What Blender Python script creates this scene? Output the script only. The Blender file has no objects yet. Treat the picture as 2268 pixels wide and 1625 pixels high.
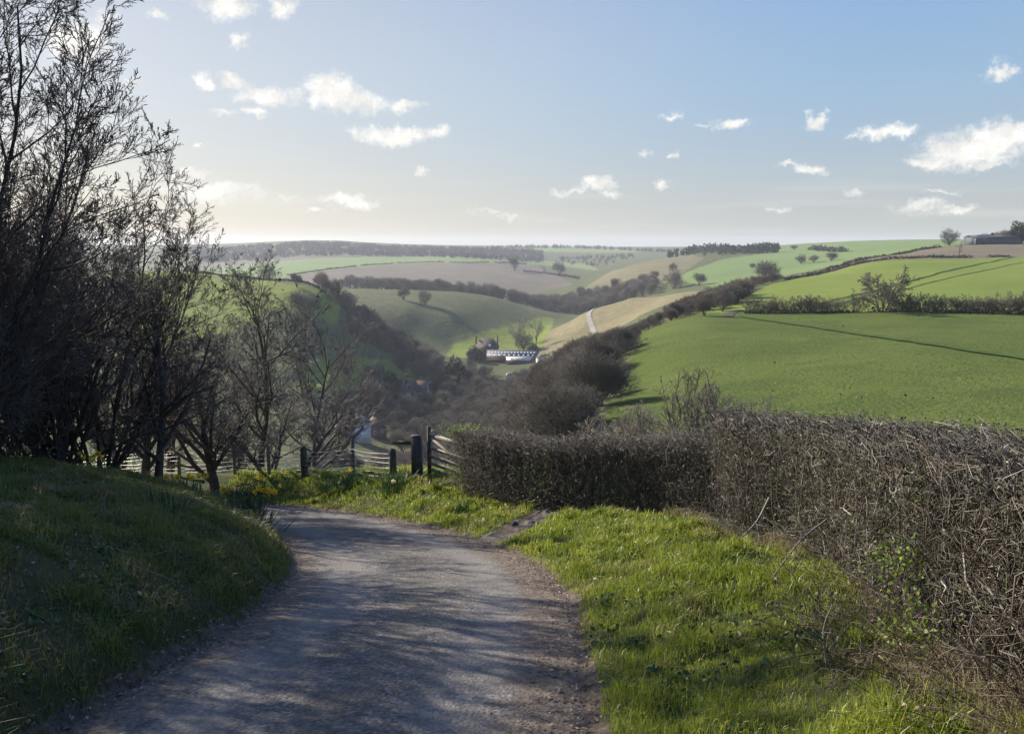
import bpy, math, random
import numpy as np

R = math.radians
rng = np.random.default_rng(11)
random.seed(11)
scene = bpy.context.scene
COL = scene.collection

# ---------------------------------------------------------------- camera
F, CX, CY = 1704.0, 1134.0, 812.5            # focal length and centre of the 2268 px wide photograph
PITCH = R(9.07)
cam_d = bpy.data.cameras.new("camera")
cam = bpy.data.objects.new("camera", cam_d)
COL.objects.link(cam)
cam.location = (0, 0, 0)                      # eye level is z = 0, looking along +Y
cam.rotation_euler = (R(90) - PITCH, 0, 0)
cam_d.sensor_width = 36.0
cam_d.lens = 36.0 * F / 2268.0
cam_d.clip_start = 0.05
cam_d.clip_end = 20000
scene.camera = cam

# ---------------------------------------------------------------- sun, sky, exposure
SUN_AZ, SUN_EL = R(-51), R(28)                # azimuth from +Y, clockwise positive
sun_dir = np.array([math.sin(SUN_AZ) * math.cos(SUN_EL), math.cos(SUN_AZ) * math.cos(SUN_EL), math.sin(SUN_EL)])
sl = bpy.data.lights.new("sun", 'SUN')
sl.energy = 5.0
sl.angle = R(0.5)
sl.color = (1.0, 0.91, 0.78)
sun = bpy.data.objects.new("sun", sl)
COL.objects.link(sun)
from mathutils import Vector
sun.rotation_euler = Vector(sun_dir).to_track_quat('Z', 'Y').to_euler()

scene.view_settings.view_transform = 'Standard'
scene.view_settings.look = 'None'
scene.view_settings.gamma = 1.0
scene.view_settings.use_curve_mapping = False
scene.view_settings.exposure = 0.95
scene.render.engine = 'CYCLES'
scene.cycles.max_bounces = 6
scene.cycles.diffuse_bounces = 3
scene.cycles.glossy_bounces = 2
scene.cycles.transmission_bounces = 3
scene.cycles.volume_bounces = 1
scene.cycles.transparent_max_bounces = 8
scene.cycles.use_denoising = True
scene.cycles.sample_clamp_indirect = 6.0


class NT:
    """Small helper for building node trees."""
    def __init__(self, tree):
        self.t = tree
        self.n = tree.nodes
        self.l = tree.links

    def node(self, kind, **kw):
        nd = self.n.new(kind)
        for k, v in kw.items():
            setattr(nd, k, v)
        return nd

    def put(self, sock, v):
        if isinstance(v, bpy.types.NodeSocket):
            self.l.new(v, sock)
        else:
            try:
                sock.default_value = v
            except Exception:
                sock.default_value = (*v, 1.0)

    def math(self, op, a, b=0.0, c=None, clamp=False):
        nd = self.node('ShaderNodeMath', operation=op, use_clamp=clamp)
        self.put(nd.inputs[0], a)
        self.put(nd.inputs[1], b)
        if c is not None:
            self.put(nd.inputs[2], c)
        return nd.outputs[0]

    def vmath(self, op, a, b=(0, 0, 0)):
        nd = self.node('ShaderNodeVectorMath', operation=op)
        self.put(nd.inputs[0], a)
        self.put(nd.inputs[1], b)
        return nd.outputs['Value'] if op in ('LENGTH', 'DISTANCE', 'DOT_PRODUCT') else nd.outputs['Vector']

    def mix(self, fac, a, b, blend='MIX'):
        nd = self.node('ShaderNodeMix', data_type='RGBA', blend_type=blend)
        self.put(nd.inputs[0], fac)
        self.put(nd.inputs[6], a if isinstance(a, bpy.types.NodeSocket) else (*a[:3], 1.0))
        self.put(nd.inputs[7], b if isinstance(b, bpy.types.NodeSocket) else (*b[:3], 1.0))
        return nd.outputs[2]

    def ramp(self, v, lo, hi, a=0.0, b=1.0, smooth=True):
        nd = self.node('ShaderNodeMapRange', interpolation_type='SMOOTHSTEP' if smooth else 'LINEAR')
        self.put(nd.inputs[0], v)
        self.put(nd.inputs[1], lo)
        self.put(nd.inputs[2], hi)
        self.put(nd.inputs[3], a)
        self.put(nd.inputs[4], b)
        return nd.outputs[0]

    def noise(self, vec, scale, detail=4.0, rough=0.55, dist=0.0, color=False):
        nd = self.node('ShaderNodeTexNoise')
        if vec is not None:
            self.put(nd.inputs['Vector'], vec)
        nd.inputs['Scale'].default_value = scale
        nd.inputs['Detail'].default_value = detail
        nd.inputs['Roughness'].default_value = rough
        nd.inputs['Distortion'].default_value = dist
        return nd.outputs['Color' if color else 'Fac']


def vdir(vx, vy):
    """World direction through a point of the photograph (2268 px scale), scaled to y = 1."""
    u, v = vx - CX, CY - vy
    y = F * math.cos(PITCH) + v * math.sin(PITCH)
    z = -F * math.sin(PITCH) + v * math.cos(PITCH)
    return np.array([u / y, 1.0, z / y])


world = bpy.data.worlds.new("World")
scene.world = world
world.use_nodes = True
W = NT(world.node_tree)
W.n.clear()
sky_n = W.node('ShaderNodeTexSky', sky_type='NISHITA')
sky_n.sun_disc = False
sky_n.sun_elevation = SUN_EL
sky_n.sun_rotation = SUN_AZ
sky_n.altitude = 150.0
sky_n.air_density = 1.0
sky_n.dust_density = 1.2
sky_n.ozone_density = 2.5
SKY_STRENGTH = 0.07


def build_sky():
    tc = W.node('ShaderNodeTexCoord')
    sep = W.node('ShaderNodeSeparateXYZ')
    W.l.new(tc.outputs['Generated'], sep.inputs[0])
    x, y, z = sep.outputs
    az = W.math('ARCTAN2', x, y)
    el = W.math('ARCSINE', z)
    comb = W.node('ShaderNodeCombineXYZ')
    W.l.new(az, comb.inputs[0])
    W.l.new(el, comb.inputs[1])
    P = comb.outputs[0]
    warp = W.vmath('SUBTRACT', W.noise(P, 30.0, 7.0, 0.68, color=True), (0.5, 0.5, 0.5))
    warp = W.vmath('MULTIPLY', warp, (0.060, 0.042, 0.0))
    PW = W.vmath('ADD', P, warp)
    # cumulus scraps: centre and half size in photograph pixels, then strength
    blobs = [
        (345, 30, 30, 16, .8), (505, 12, 75, 40, 1.0), (625, 18, 40, 28, .75), (530, 95, 36, 24, .6),
        (175, 95, 85, 60, 1.05), (450, 182, 30, 22, .8), (520, 182, 38, 18, .8), (590, 210, 90, 28, 1.0),
        (735, 205, 80, 52, 1.2), (800, 228, 85, 34, 1.0), (900, 240, 62, 18, .85), (490, 244, 38, 13, .75),
        (565, 252, 34, 18, .8), (870, 298, 118, 26, 1.1), (970, 290, 34, 24, .95), (415, 385, 50, 13, .7),
        (470, 425, 130, 24, .85), (520, 415, 60, 18, .8), (775, 447, 85, 20, .95), (440, 330, 20, 12, .5),
        (1490, 258, 45, 12, .5), (1620, 273, 50, 18, .9), (1808, 268, 44, 22, .9), (1890, 303, 30, 10, .45),
        (1960, 292, 80, 22, .95), (2150, 335, 125, 48, 1.15), (2220, 310, 95, 42, 1.1), (2208, 162, 34, 24, .9),
        (2060, 362, 60, 20, .9), (1745, 362, 42, 10, .6), (1790, 374, 44, 18, .9), (1320, 410, 58, 24, .95), (1355, 430, 42, 12, .7),
        (1240, 424, 32, 12, .5), (1425, 346, 15, 12, .6), (1492, 344, 20, 11, .65), (1470, 404, 28, 13, .6),
        (1735, 466, 38, 10, .4), (2030, 462, 70, 18, .45), (2110, 470, 60, 12, .45), (1895, 425, 30, 10, .35),
        (1130, 484, 40, 10, .35), (930, 380, 24, 10, .3), (2085, 428, 40, 9, .4), (1270, 424, 60, 10, .4), (1985, 300, 24, 12, .5), (2190, 365, 70, 16, .6), (330, 28, 20, 10, .5), (1080, 470, 60, 8, .35), (1560, 280, 40, 8, .35), (640, 440, 40, 10, .4), (700, 470, 60, 8, .4), (290, 186, 30, 16, .45), (235, 48, 40, 16, .35),
    ]
    acc = None
    for vx, vy, rx, ry, s in blobs:
        d = vdir(vx, vy)
        a = math.atan2(d[0], d[1])
        e = math.atan2(d[2], math.hypot(d[0], d[1]))
        mp = W.node('ShaderNodeMapping', vector_type='TEXTURE')
        W.l.new(PW, mp.inputs[0])
        mp.inputs['Location'].default_value = (a, e, 0)
        mp.inputs['Scale'].default_value = (rx / F * 0.98, ry / F * 0.98, 1)
        ln = W.vmath('LENGTH', mp.outputs[0])
        v = W.math('MULTIPLY', W.math('SUBTRACT', 1.0, ln, clamp=True), 0.42 + 0.75 * s)
        acc = v if acc is None else W.math('MAXIMUM', acc, v)
    fine = W.noise(P, 75.0, 8.0, 0.72)
    dens = W.math('ADD', acc, W.math('MULTIPLY', W.math('SUBTRACT', fine, 0.5), W.math('MULTIPLY', W.ramp(acc, 0.0, 0.25), 1.35)))
    mask = W.ramp(dens, 0.08, 0.92)
    core = W.noise(PW, 34.0, 4.0, 0.6)
    # thin haze streaks low in the sky
    band = W.node('ShaderNodeMapping')
    W.l.new(P, band.inputs[0])
    band.inputs['Scale'].default_value = (3.0, 40.0, 1.0)
    streak = W.ramp(W.noise(band.outputs[0], 1.2, 3.0, 0.5), 0.45, 0.75)
    streak = W.math('MULTIPLY', streak, W.math('MULTIPLY', W.ramp(el, 0.0, 0.03), W.ramp(el, 0.11, 0.03)))
    streak = W.math('MULTIPLY', streak, 0.22)
    skyc = W.vmath('SCALE', sky_n.outputs[0])
    skyc.node.inputs['Scale'].default_value = SKY_STRENGTH
    # a spring sky: whitish towards the sun and along the horizon, clear blue away from it
    sd = W.vmath('DOT_PRODUCT', tc.outputs['Generated'], tuple(sun_dir))
    g = W.ramp(sd, 0.28, 0.97)
    zen = W.mix(g, (0.079, 0.180, 0.425), (0.208, 0.242, 0.32))
    mid = W.mix(g, (0.182, 0.27, 0.37), (0.335, 0.352, 0.37))
    hor = W.mix(g, (0.285, 0.288, 0.278), (0.395, 0.36, 0.305))
    grad = W.mix(W.ramp(el, R(9), R(27)), mid, zen)
    grad = W.mix(W.ramp(el, R(-1), R(12)), hor, grad)
    grad = W.mix(W.ramp(el, R(28), R(80)), grad, (0.06, 0.135, 0.36))
    skyc = W.mix(0.84, skyc, grad)
    cl = W.mix(W.ramp(core, 0.35, 0.65), (0.46, 0.45, 0.43), (0.60, 0.585, 0.55))
    c = W.mix(streak, skyc, (0.54, 0.51, 0.45))
    c = W.mix(W.math('MULTIPLY', mask, 0.92), c, cl)
    bg = W.node('ShaderNodeBackground')
    W.l.new(c, bg.inputs[0])
    bg.inputs[1].default_value = 1.0
    out = W.node('ShaderNodeOutputWorld')
    W.l.new(bg.outputs[0], out.inputs[0])


build_sky()


# ---------------------------------------------------------------- helpers
def link(o, parent=None):
    COL.objects.link(o)
    if parent is not None:
        o.parent = parent
    return o


def tag(o, label=None, cat=None, group=None, kind=None):
    if label:
        o['label'] = label
    if cat:
        o['category'] = cat
    if group:
        o['group'] = group
    if kind:
        o['kind'] = kind
    return o


def empty(name, loc, rz=0.0, label=None, cat=None, group=None, scale=1.0):
    o = bpy.data.objects.new(name, None)
    o.empty_display_size = 0.3
    o.location = [float(v) for v in loc]
    o.rotation_euler = (0, 0, rz)
    o.scale = (scale, scale, scale)
    link(o)
    return tag(o, label, cat, group)


def mesh_np(name, verts, quads=None, tris=None, mat=None, smooth=False, attrs=None):
    """A mesh datablock from numpy arrays."""
    me = bpy.data.meshes.new(name)
    verts = np.asarray(verts, dtype=np.float32).reshape(-1, 3)
    quads = np.zeros((0, 4), np.int32) if quads is None else np.asarray(quads, np.int32).reshape(-1, 4)
    tris = np.zeros((0, 3), np.int32) if tris is None else np.asarray(tris, np.int32).reshape(-1, 3)
    me.vertices.add(len(verts))
    me.vertices.foreach_set('co', verts.ravel())
    nq, nt = len(quads), len(tris)
    me.loops.add(nq * 4 + nt * 3)
    me.loops.foreach_set('vertex_index', np.concatenate([quads.ravel(), tris.ravel()]).astype(np.int32))
    me.polygons.add(nq + nt)
    starts = np.concatenate([np.arange(nq) * 4, nq * 4 + np.arange(nt) * 3]).astype(np.int32)
    me.polygons.foreach_set('loop_start', starts)
    if smooth:
        me.polygons.foreach_set('use_smooth', np.ones(nq + nt, dtype=bool))
    for k, v in (attrs or {}).items():
        at = me.attributes.new(k, 'FLOAT', 'POINT')
        at.data.foreach_set('value', np.asarray(v, np.float32).ravel())
    me.update(calc_edges=True)
    me.validate()
    if mat is not None:
        me.materials.append(mat)
    return me


def obj_np(name, verts, quads=None, tris=None, mat=None, parent=None, smooth=False, attrs=None):
    me = mesh_np(name, verts, quads, tris, mat, smooth, attrs)
    o = bpy.data.objects.new(name, me)
    return link(o, parent)


class MB:
    """Collects boxes, prisms and tubes into one mesh."""
    def __init__(self):
        self.v, self.q, self.t, self.n = [], [], [], 0

    def add(self, v, q=None, t=None):
        v = np.asarray(v, float).reshape(-1, 3)
        if q is not None and len(q):
            self.q.append(np.asarray(q).reshape(-1, 4) + self.n)
        if t is not None and len(t):
            self.t.append(np.asarray(t).reshape(-1, 3) + self.n)
        self.v.append(v)
        self.n += len(v)
        return self

    def box(self, c, s, rz=0.0, taper=1.0):
        hx, hy, hz = s[0] / 2, s[1] / 2, s[2] / 2
        p = np.array([[-hx, -hy, -hz], [hx, -hy, -hz], [hx, hy, -hz], [-hx, hy, -hz],
                      [-hx * taper, -hy * taper, hz], [hx * taper, -hy * taper, hz], [hx * taper, hy * taper, hz], [-hx * taper, hy * taper, hz]])
        ca, sa = math.cos(rz), math.sin(rz)
        p = np.stack([p[:, 0] * ca - p[:, 1] * sa, p[:, 0] * sa + p[:, 1] * ca, p[:, 2]], 1) + np.asarray(c, float)
        return self.add(p, [[0, 3, 2, 1], [4, 5, 6, 7], [0, 1, 5, 4], [1, 2, 6, 5], [2, 3, 7, 6], [3, 0, 4, 7]])

    def bar(self, a, b, w, h):
        """A square-section bar from a to b."""
        a, b = np.asarray(a, float), np.asarray(b, float)
        d = (b - a) / np.linalg.norm(b - a)
        s = np.cross(d, (0, 0, 1.0))
        s = s / np.linalg.norm(s) if np.linalg.norm(s) > 1e-6 else np.array([1.0, 0, 0])
        u = np.cross(s, d)
        k = [-s * w / 2 - u * h / 2, s * w / 2 - u * h / 2, s * w / 2 + u * h / 2, -s * w / 2 + u * h / 2]
        return self.add([a + x for x in k] + [b + x for x in k],
                        [[0, 1, 2, 3], [7, 6, 5, 4], [0, 4, 5, 1], [1, 5, 6, 2], [2, 6, 7, 3], [3, 7, 4, 0]])

    def tubes(self, P, Rr, sides=3):
        v, q, t = tube_arrays(P, Rr, sides)
        return self.add(v, q, t)

    def arrays(self):
        v = np.concatenate(self.v) if self.v else np.zeros((0, 3))
        q = np.concatenate(self.q) if self.q else None
        t = np.concatenate(self.t) if self.t else None
        return v, q, t

    def mesh(self, name, mat=None, smooth=False):
        v, q, t = self.arrays()
        return mesh_np(name, v, q, t, mat, smooth)

    def build(self, name, mat=None, parent=None, smooth=False):
        o = bpy.data.objects.new(name, self.mesh(name, mat, smooth))
        return link(o, parent)


def norm(v):
    return v / np.maximum(np.linalg.norm(v, axis=-1, keepdims=True), 1e-9)


def tube_arrays(P, Rr, sides=3):
    """Tubes along N polylines of K points: P (N,K,3), Rr (N,K)."""
    P = np.asarray(P, float)
    Rr = np.asarray(Rr, float)
    N, K, _ = P.shape
    T = np.empty_like(P)
    T[:, 1:-1] = P[:, 2:] - P[:, :-2]
    T[:, 0] = P[:, 1] - P[:, 0]
    T[:, -1] = P[:, -1] - P[:, -2]
    T = norm(T)
    ref = np.where(np.abs(T[:, :1, 2:3]) > 0.8, np.array([1.0, 0.1, 0]), np.array([0.1, 0, 1.0]))
    S = norm(np.cross(T, np.broadcast_to(ref, T.shape)))
    U = np.cross(S, T)
    ang = np.arange(sides) * 2 * math.pi / sides
    V = P[:, :, None] + Rr[:, :, None, None] * (S[:, :, None] * np.cos(ang)[None, None, :, None] + U[:, :, None] * np.sin(ang)[None, None, :, None])
    idx = np.arange(N * K * sides).reshape(N, K, sides)
    nxt = np.roll(idx, -1, axis=2)
    q = np.stack([idx[:, :-1], nxt[:, :-1], nxt[:, 1:], idx[:, 1:]], -1).reshape(-1, 4)
    t = None
    if sides == 3:
        t = idx[:, -1][:, ::1].reshape(-1, 3)
    return V.reshape(-1, 3), q, t


def smooth01(x):
    x = np.clip(x, 0, 1)
    return x * x * (3 - 2 * x)


def vnoise(x, y, seed=0):
    """Cheap smooth value noise in [-1, 1], vectorised."""
    xi, yi = np.floor(x).astype(np.int64), np.floor(y).astype(np.int64)
    fx, fy = x - xi, y - yi
    fx, fy = fx * fx * (3 - 2 * fx), fy * fy * (3 - 2 * fy)

    def h(a, b):
        n = (a * 374761393 + b * 668265263 + seed * 974711) & 0x7fffffff
        n = ((n ^ (n >> 13)) * 1274126177) & 0x7fffffff
        return ((n ^ (n >> 16)) & 0xffff) / 32767.5 - 1.0
    return (h(xi, yi) * (1 - fx) + h(xi + 1, yi) * fx) * (1 - fy) + (h(xi, yi + 1) * (1 - fx) + h(xi + 1, yi + 1) * fx) * fy


def fbm(x, y, octaves=4, seed=0):
    s, a = 0.0, 0.5
    for k in range(octaves):
        s = s + a * vnoise(x * 2 ** k + 17.3 * k, y * 2 ** k - 9.1 * k, seed + k)
        a *= 0.5
    return s


# ---------------------------------------------------------------- materials
MATS = {}


def material(name, c1, c2=None, scale=3.0, rough=0.9, c3=None, scale3=30.0, translucent=0.0, island=0.0, bump=0.0, bump_scale=60.0, spec=0.25, metallic=0.0, obj_var=0.0):
    """Two or three tone procedural material with optional per-piece variation, bump and translucency."""
    m = bpy.data.materials.new(name)
    m.use_nodes = True
    N = NT(m.node_tree)
    b = m.node_tree.nodes['Principled BSDF']
    tc = N.node('ShaderNodeTexCoord')
    co = tc.outputs['Object']
    col = None
    if c2 is not None:
        col = N.mix(N.ramp(N.noise(co, scale, 5.0, 0.6), 0.36, 0.64), c1, c2)
    else:
        col = N.mix(0.0, c1, c1)
    if c3 is not None:
        col = N.mix(N.ramp(N.noise(co, scale3, 4.0, 0.6), 0.5, 0.72), col, c3)
    if island > 0 or obj_var > 0:
        if island > 0:
            rnd = N.node('ShaderNodeNewGeometry').outputs['Random Per Island']
            amt = island
        else:
            rnd = N.node('ShaderNodeObjectInfo').outputs['Random']
            amt = obj_var
        hsv = N.node('ShaderNodeHueSaturation')
        N.l.new(col, hsv.inputs['Color'])
        N.l.new(N.ramp(rnd, 0, 1, 1 - amt, 1 + amt, smooth=False), hsv.inputs['Value'])
        N.l.new(N.ramp(N.math('FRACT', N.math('MULTIPLY', rnd, 7.31)), 0, 1, 0.5 - amt * 0.06, 0.5 + amt * 0.05, smooth=False), hsv.inputs['Hue'])
        col = hsv.outputs[0]
    N.l.new(col, b.inputs['Base Color'])
    b.inputs['Roughness'].default_value = rough
    b.inputs['Metallic'].default_value = metallic
    b.inputs['Specular IOR Level'].default_value = spec
    if bump > 0:
        bp = N.node('ShaderNodeBump')
        bp.inputs['Strength'].default_value = 1.0
        bp.inputs['Distance'].default_value = bump
        N.l.new(N.noise(co, bump_scale, 5.0, 0.6), bp.inputs['Height'])
        N.l.new(bp.outputs[0], b.inputs['Normal'])
    if translucent > 0:
        tr = N.node('ShaderNodeBsdfTranslucent')
        tcol = N.mix(0.35, col, (1.0, 0.95, 0.25), 'MULTIPLY')
        N.l.new(col, tr.inputs['Color'])
        ms = N.node('ShaderNodeMixShader')
        ms.inputs[0].default_value = translucent
        N.l.new(b.outputs[0], ms.inputs[1])
        N.l.new(tr.outputs[0], ms.inputs[2])
        N.l.new(ms.outputs[0], m.node_tree.nodes['Material Output'].inputs['Surface'])
    MATS[name] = m
    return m
# ---------------------------------------------------------------- terrain shape
# Heights (eye level = 0) along sight lines: {photo column: [(forward distance, height), ...]}
COLS = {
    -700: [(30, -8), (60, -14), (100, -20), (200, -28), (400, -30), (800, -25), (1500, -25), (2500, -12), (5000, -14)],
    0: [(30, -10), (60, -22), (100, -32), (200, -46), (300, -48), (400, -37), (600, -24), (900, -30), (1500, -50), (2200, -26), (2600, -12), (5000, -16)],
    300: [(30, -10.5), (60, -24), (100, -36), (200, -52), (280, -55), (400, -38), (500, -20), (650, -25), (1000, -50), (1500, -55), (2200, -28), (2600, -12), (5000, -18)],
    450: [(30, -10.5), (60, -25), (100, -38), (200, -55), (280, -57), (400, -37), (500, -18.6), (600, -24), (1000, -55), (1500, -56), (1900, -40), (2300, -22), (2600, -10), (5000, -18)],
    600: [(30, -10.5), (60, -25), (100, -38), (200, -56), (280, -62), (350, -50), (480, -22.6), (560, -28), (800, -50), (1000, -56), (1300, -50), (1600, -42), (1900, -34), (2200, -15), (2500, 3), (5000, -24)],
    720: [(30, -10.5), (60, -25), (100, -38), (200, -60), (280, -69), (340, -60), (400, -46), (450, -27), (510, -30), (700, -48), (900, -50), (1100, -47), (1500, -40), (1800, -32), (2150, -11), (2500, 9), (5000, -24)],
    800: [(30, -10.3), (60, -24.5), (100, -38), (200, -62), (300, -77), (380, -69), (430, -56), (480, -45), (560, -52), (640, -50), (750, -43), (900, -52), (1100, -49), (1500, -39), (1800, -31), (2150, -14), (2500, 3), (5000, -24)],
    900: [(30, -10), (60, -24), (100, -38), (150, -54), (200, -66), (250, -74), (300, -79), (400, -79), (450, -72), (520, -68), (596, -76), (632, -54), (700, -49), (800, -47), (900, -54), (1100, -52), (1300, -48), (1600, -37), (1900, -31), (2200, -20), (2500, -12), (5000, -20)],
    1000: [(30, -10), (60, -23), (100, -36), (150, -50), (200, -62), (250, -72), (300, -78), (440, -80), (560, -80), (606, -80), (644, -57), (700, -54), (800, -48), (900, -57), (1100, -57), (1300, -50), (1600, -36), (1750, -31), (1900, -32), (2300, -22), (2600, -14), (5000, -20)],
    1100: [(30, -10), (60, -22), (100, -32), (150, -45), (200, -56), (250, -65), (300, -73), (400, -80), (560, -81), (640, -75), (700, -66), (780, -54), (900, -63), (1100, -62), (1300, -53), (1600, -38), (1900, -34), (2300, -28), (2900, -13), (5000, -20)],
    1200: [(30, -10), (60, -21), (100, -27), (150, -36), (200, -42), (250, -48), (300, -56), (400, -72), (500, -80), (560, -79), (620, -76), (700, -76), (770, -68), (900, -72), (1100, -68), (1300, -58), (1500, -55), (1900, -50), (2300, -40), (2600, -28), (3000, -14), (5000, -20)],
    1300: [(30, -10), (60, -18.5), (100, -21.5), (150, -26), (200, -31), (250, -36), (300, -41), (400, -55), (500, -66), (560, -68), (600, -56), (630, -54), (720, -70), (850, -70), (1000, -52), (1200, -60), (1700, -55), (2300, -42), (3000, -16), (5000, -22)],
    1400: [(30, -10), (60, -17), (110, -21.4), (200, -24.6), (300, -33), (400, -41), (500, -49), (570, -49.6), (620, -42), (700, -58), (800, -55), (1000, -38), (1200, -31), (1500, -45), (2300, -35), (3000, -18), (5000, -22)],
    1500: [(30, -9.8), (60, -16.3), (110, -19), (195, -19), (300, -26), (400, -33), (500, -36), (560, -35), (650, -44), (800, -38), (1000, -30), (1250, -20), (1600, -25), (2300, -25), (3000, -14), (5000, -20)],
    1640: [(30, -9.6), (60, -15.5), (110, -17.5), (195, -18.5), (260, -17.5), (330, -18), (400, -23), (500, -28), (600, -33), (800, -30), (1000, -22), (1250, -13), (1400, -10), (2000, -15), (5000, -20)],
    1760: [(30, -9.4), (60, -15.2), (110, -16.8), (190, -17.7), (260, -16), (330, -15), (400, -18), (500, -24), (650, -27), (800, -23), (1000, -15), (1250, -7), (1600, 0), (2000, -6), (5000, -15)],
    1900: [(30, -9), (60, -14.8), (110, -16), (185, -17), (260, -14.5), (330, -12), (400, -9.6), (480, -10), (600, -14), (800, -14), (1200, -2), (1600, 6.7), (2200, 0), (5000, -10)],
    2100: [(30, -8.6), (60, -14.6), (110, -15.5), (180, -16.5), (260, -13), (330, -10), (420, -8), (560, -1.5), (600, -.8), (700, -1), (1000, 2), (1500, 8), (2200, 0), (5000, -10)],
    2268: [(30, -8.4), (60, -14.4), (110, -15.3), (175, -16.2), (260, -12.5), (330, -9.5), (420, -7.2), (560, 0), (600, 1), (700, 2), (1000, 4), (1500, 8), (2200, 0), (5000, -10)],
    3000: [(30, -8), (60, -13.5), (110, -14.5), (175, -15), (260, -11), (420, -5), (600, 2), (1500, 8), (5000, -10)],
}
THS = 2.4


def _ctrl():
    pts = []
    for vx, lst in COLS.items():
        a = (vx - CX) / 1700.0
        th = math.atan(a)
        for d, z in lst:
            pts.append((th * THS, math.log(d * math.hypot(1, a)), z))
    for th in (-1.5, -2.4, 1.5, 2.4):
        for d, z in ((30, -1), (100, 1), (500, 2), (2000, 3), (5000, 0)):
            pts.append((th * THS, math.log(d), z))
    return np.array(pts)


_C = _ctrl()


def _phi(r2):
    return 0.5 * r2 * np.log(r2 + 1e-12)


def _solve():
    n = len(_C)
    d2 = (_C[:, None, 0] - _C[None, :, 0]) ** 2 + (_C[:, None, 1] - _C[None, :, 1]) ** 2
    A = np.zeros((n + 3, n + 3))
    A[:n, :n] = _phi(d2) + np.eye(n) * 2e-3
    A[:n, n] = 1
    A[:n, n + 1:] = _C[:, :2]
    A[n:, :n] = A[:n, n:].T
    b = np.zeros(n + 3)
    b[:n] = _C[:, 2]
    return np.linalg.solve(A, b)


_Wt = _solve()


def far_height(x, y):
    th = np.clip(np.arctan2(x, y), -2.4, 2.4) * THS
    lr = np.log(np.clip(np.hypot(x, y), 24, 5600))
    out = np.empty(th.shape)
    n = len(_C)
    for i in range(0, th.size, 20000):
        t, l = th.ravel()[i:i + 20000], lr.ravel()[i:i + 20000]
        d2 = (t[:, None] - _C[None, :, 0]) ** 2 + (l[:, None] - _C[None, :, 1]) ** 2
        out.ravel()[i:i + 20000] = _phi(d2) @ _Wt[:n] + _Wt[n] + t * _Wt[n + 1] + l * _Wt[n + 2]
    return out


# the lane: centre line in plan (x, y)
ROAD_PTS = np.array([(-1.3, -16), (-1.15, -8), (-1.06, 0), (-1.06, 3.5), (-0.98, 5.5), (-0.97, 7.5), (-1.3, 9.7), (-2.0, 12.0),
                     (-3.1, 14.4), (-4.55, 16.8), (-6.3, 18.9), (-8.6, 20.6), (-11.5, 21.8), (-15, 22.6), (-20, 23.2), (-27, 23.6)], float)
ROAD_HW = np.array([1.42, 1.42, 1.42, 1.44, 1.50, 1.56, 1.60, 1.60, 1.55, 1.45, 1.4, 1.4, 1.4, 1.4, 1.4, 1.4])


def catmull(p, n=8):
    p = np.asarray(p, float)
    e = np.vstack([2 * p[0] - p[1], p, 2 * p[-1] - p[-2]])
    out = []
    for i in range(1, len(e) - 2):
        t = np.linspace(0, 1, n, endpoint=False)[:, None]
        a, b, c, d = e[i - 1], e[i], e[i + 1], e[i + 2]
        out.append(0.5 * (2 * b + (c - a) * t + (2 * a - 5 * b + 4 * c - d) * t ** 2 + (3 * b - a - 3 * c + d) * t ** 3))
    out.append(p[-1:])
    return np.vstack(out)


_RC = catmull(np.column_stack([ROAD_PTS, ROAD_HW]), 8)
RC, RHW = _RC[:, :2], _RC[:, 2]


def road_coords(x, y):
    """Signed distance right of the lane centre (left negative), half width there, and length along it."""
    a, b = RC[:-1], RC[1:]
    ab = b - a
    L2 = (ab ** 2).sum(1)
    cum = np.concatenate([[0], np.cumsum(np.sqrt(L2))])
    sh = np.shape(x)
    px, py = np.ravel(x), np.ravel(y)
    D, HWd, S = np.empty(px.shape), np.empty(px.shape), np.empty(px.shape)
    for i in range(0, px.size, 20000):
        X, Y = px[i:i + 20000, None], py[i:i + 20000, None]
        t = np.clip(((X - a[:, 0]) * ab[:, 0] + (Y - a[:, 1]) * ab[:, 1]) / L2, 0, 1)
        dx, dy = X - (a[:, 0] + t * ab[:, 0]), Y - (a[:, 1] + t * ab[:, 1])
        d2 = dx * dx + dy * dy
        k = d2.argmin(1)
        r = np.arange(len(k))
        side = np.sign(ab[k, 1] * dx[r, k] - ab[k, 0] * dy[r, k])
        D[i:i + 20000] = np.sqrt(d2[r, k]) * np.where(side == 0, 1, side)
        tk = t[r, k]
        HWd[i:i + 20000] = RHW[k] * (1 - tk) + RHW[k + 1] * tk
        S[i:i + 20000] = cum[k] + tk * (cum[k + 1] - cum[k])
    return D.reshape(sh), HWd.reshape(sh), S.reshape(sh)


def base_plane(y):
    return -1.6 - np.where(y > 0, 0.274 * y, -2.0 * (1 - np.exp(np.minimum(y, 0) / 7.3)) )


RUT = np.array([(-0.35, 12.5), (0.1, 13.5), (0.62, 14.5), (1.0, 15.2)])   # muddy track climbing the verge to the hedge


def seg_dist(x, y, P):
    best = np.full(np.shape(x), 1e9)
    for a, b in zip(P[:-1], P[1:]):
        ab = b - a
        t = np.clip(((x - a[0]) * ab[0] + (y - a[1]) * ab[1]) / (ab @ ab), 0, 1)
        best = np.minimum(best, np.hypot(x - a[0] - t * ab[0], y - a[1] - t * ab[1]))
    return best


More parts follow.
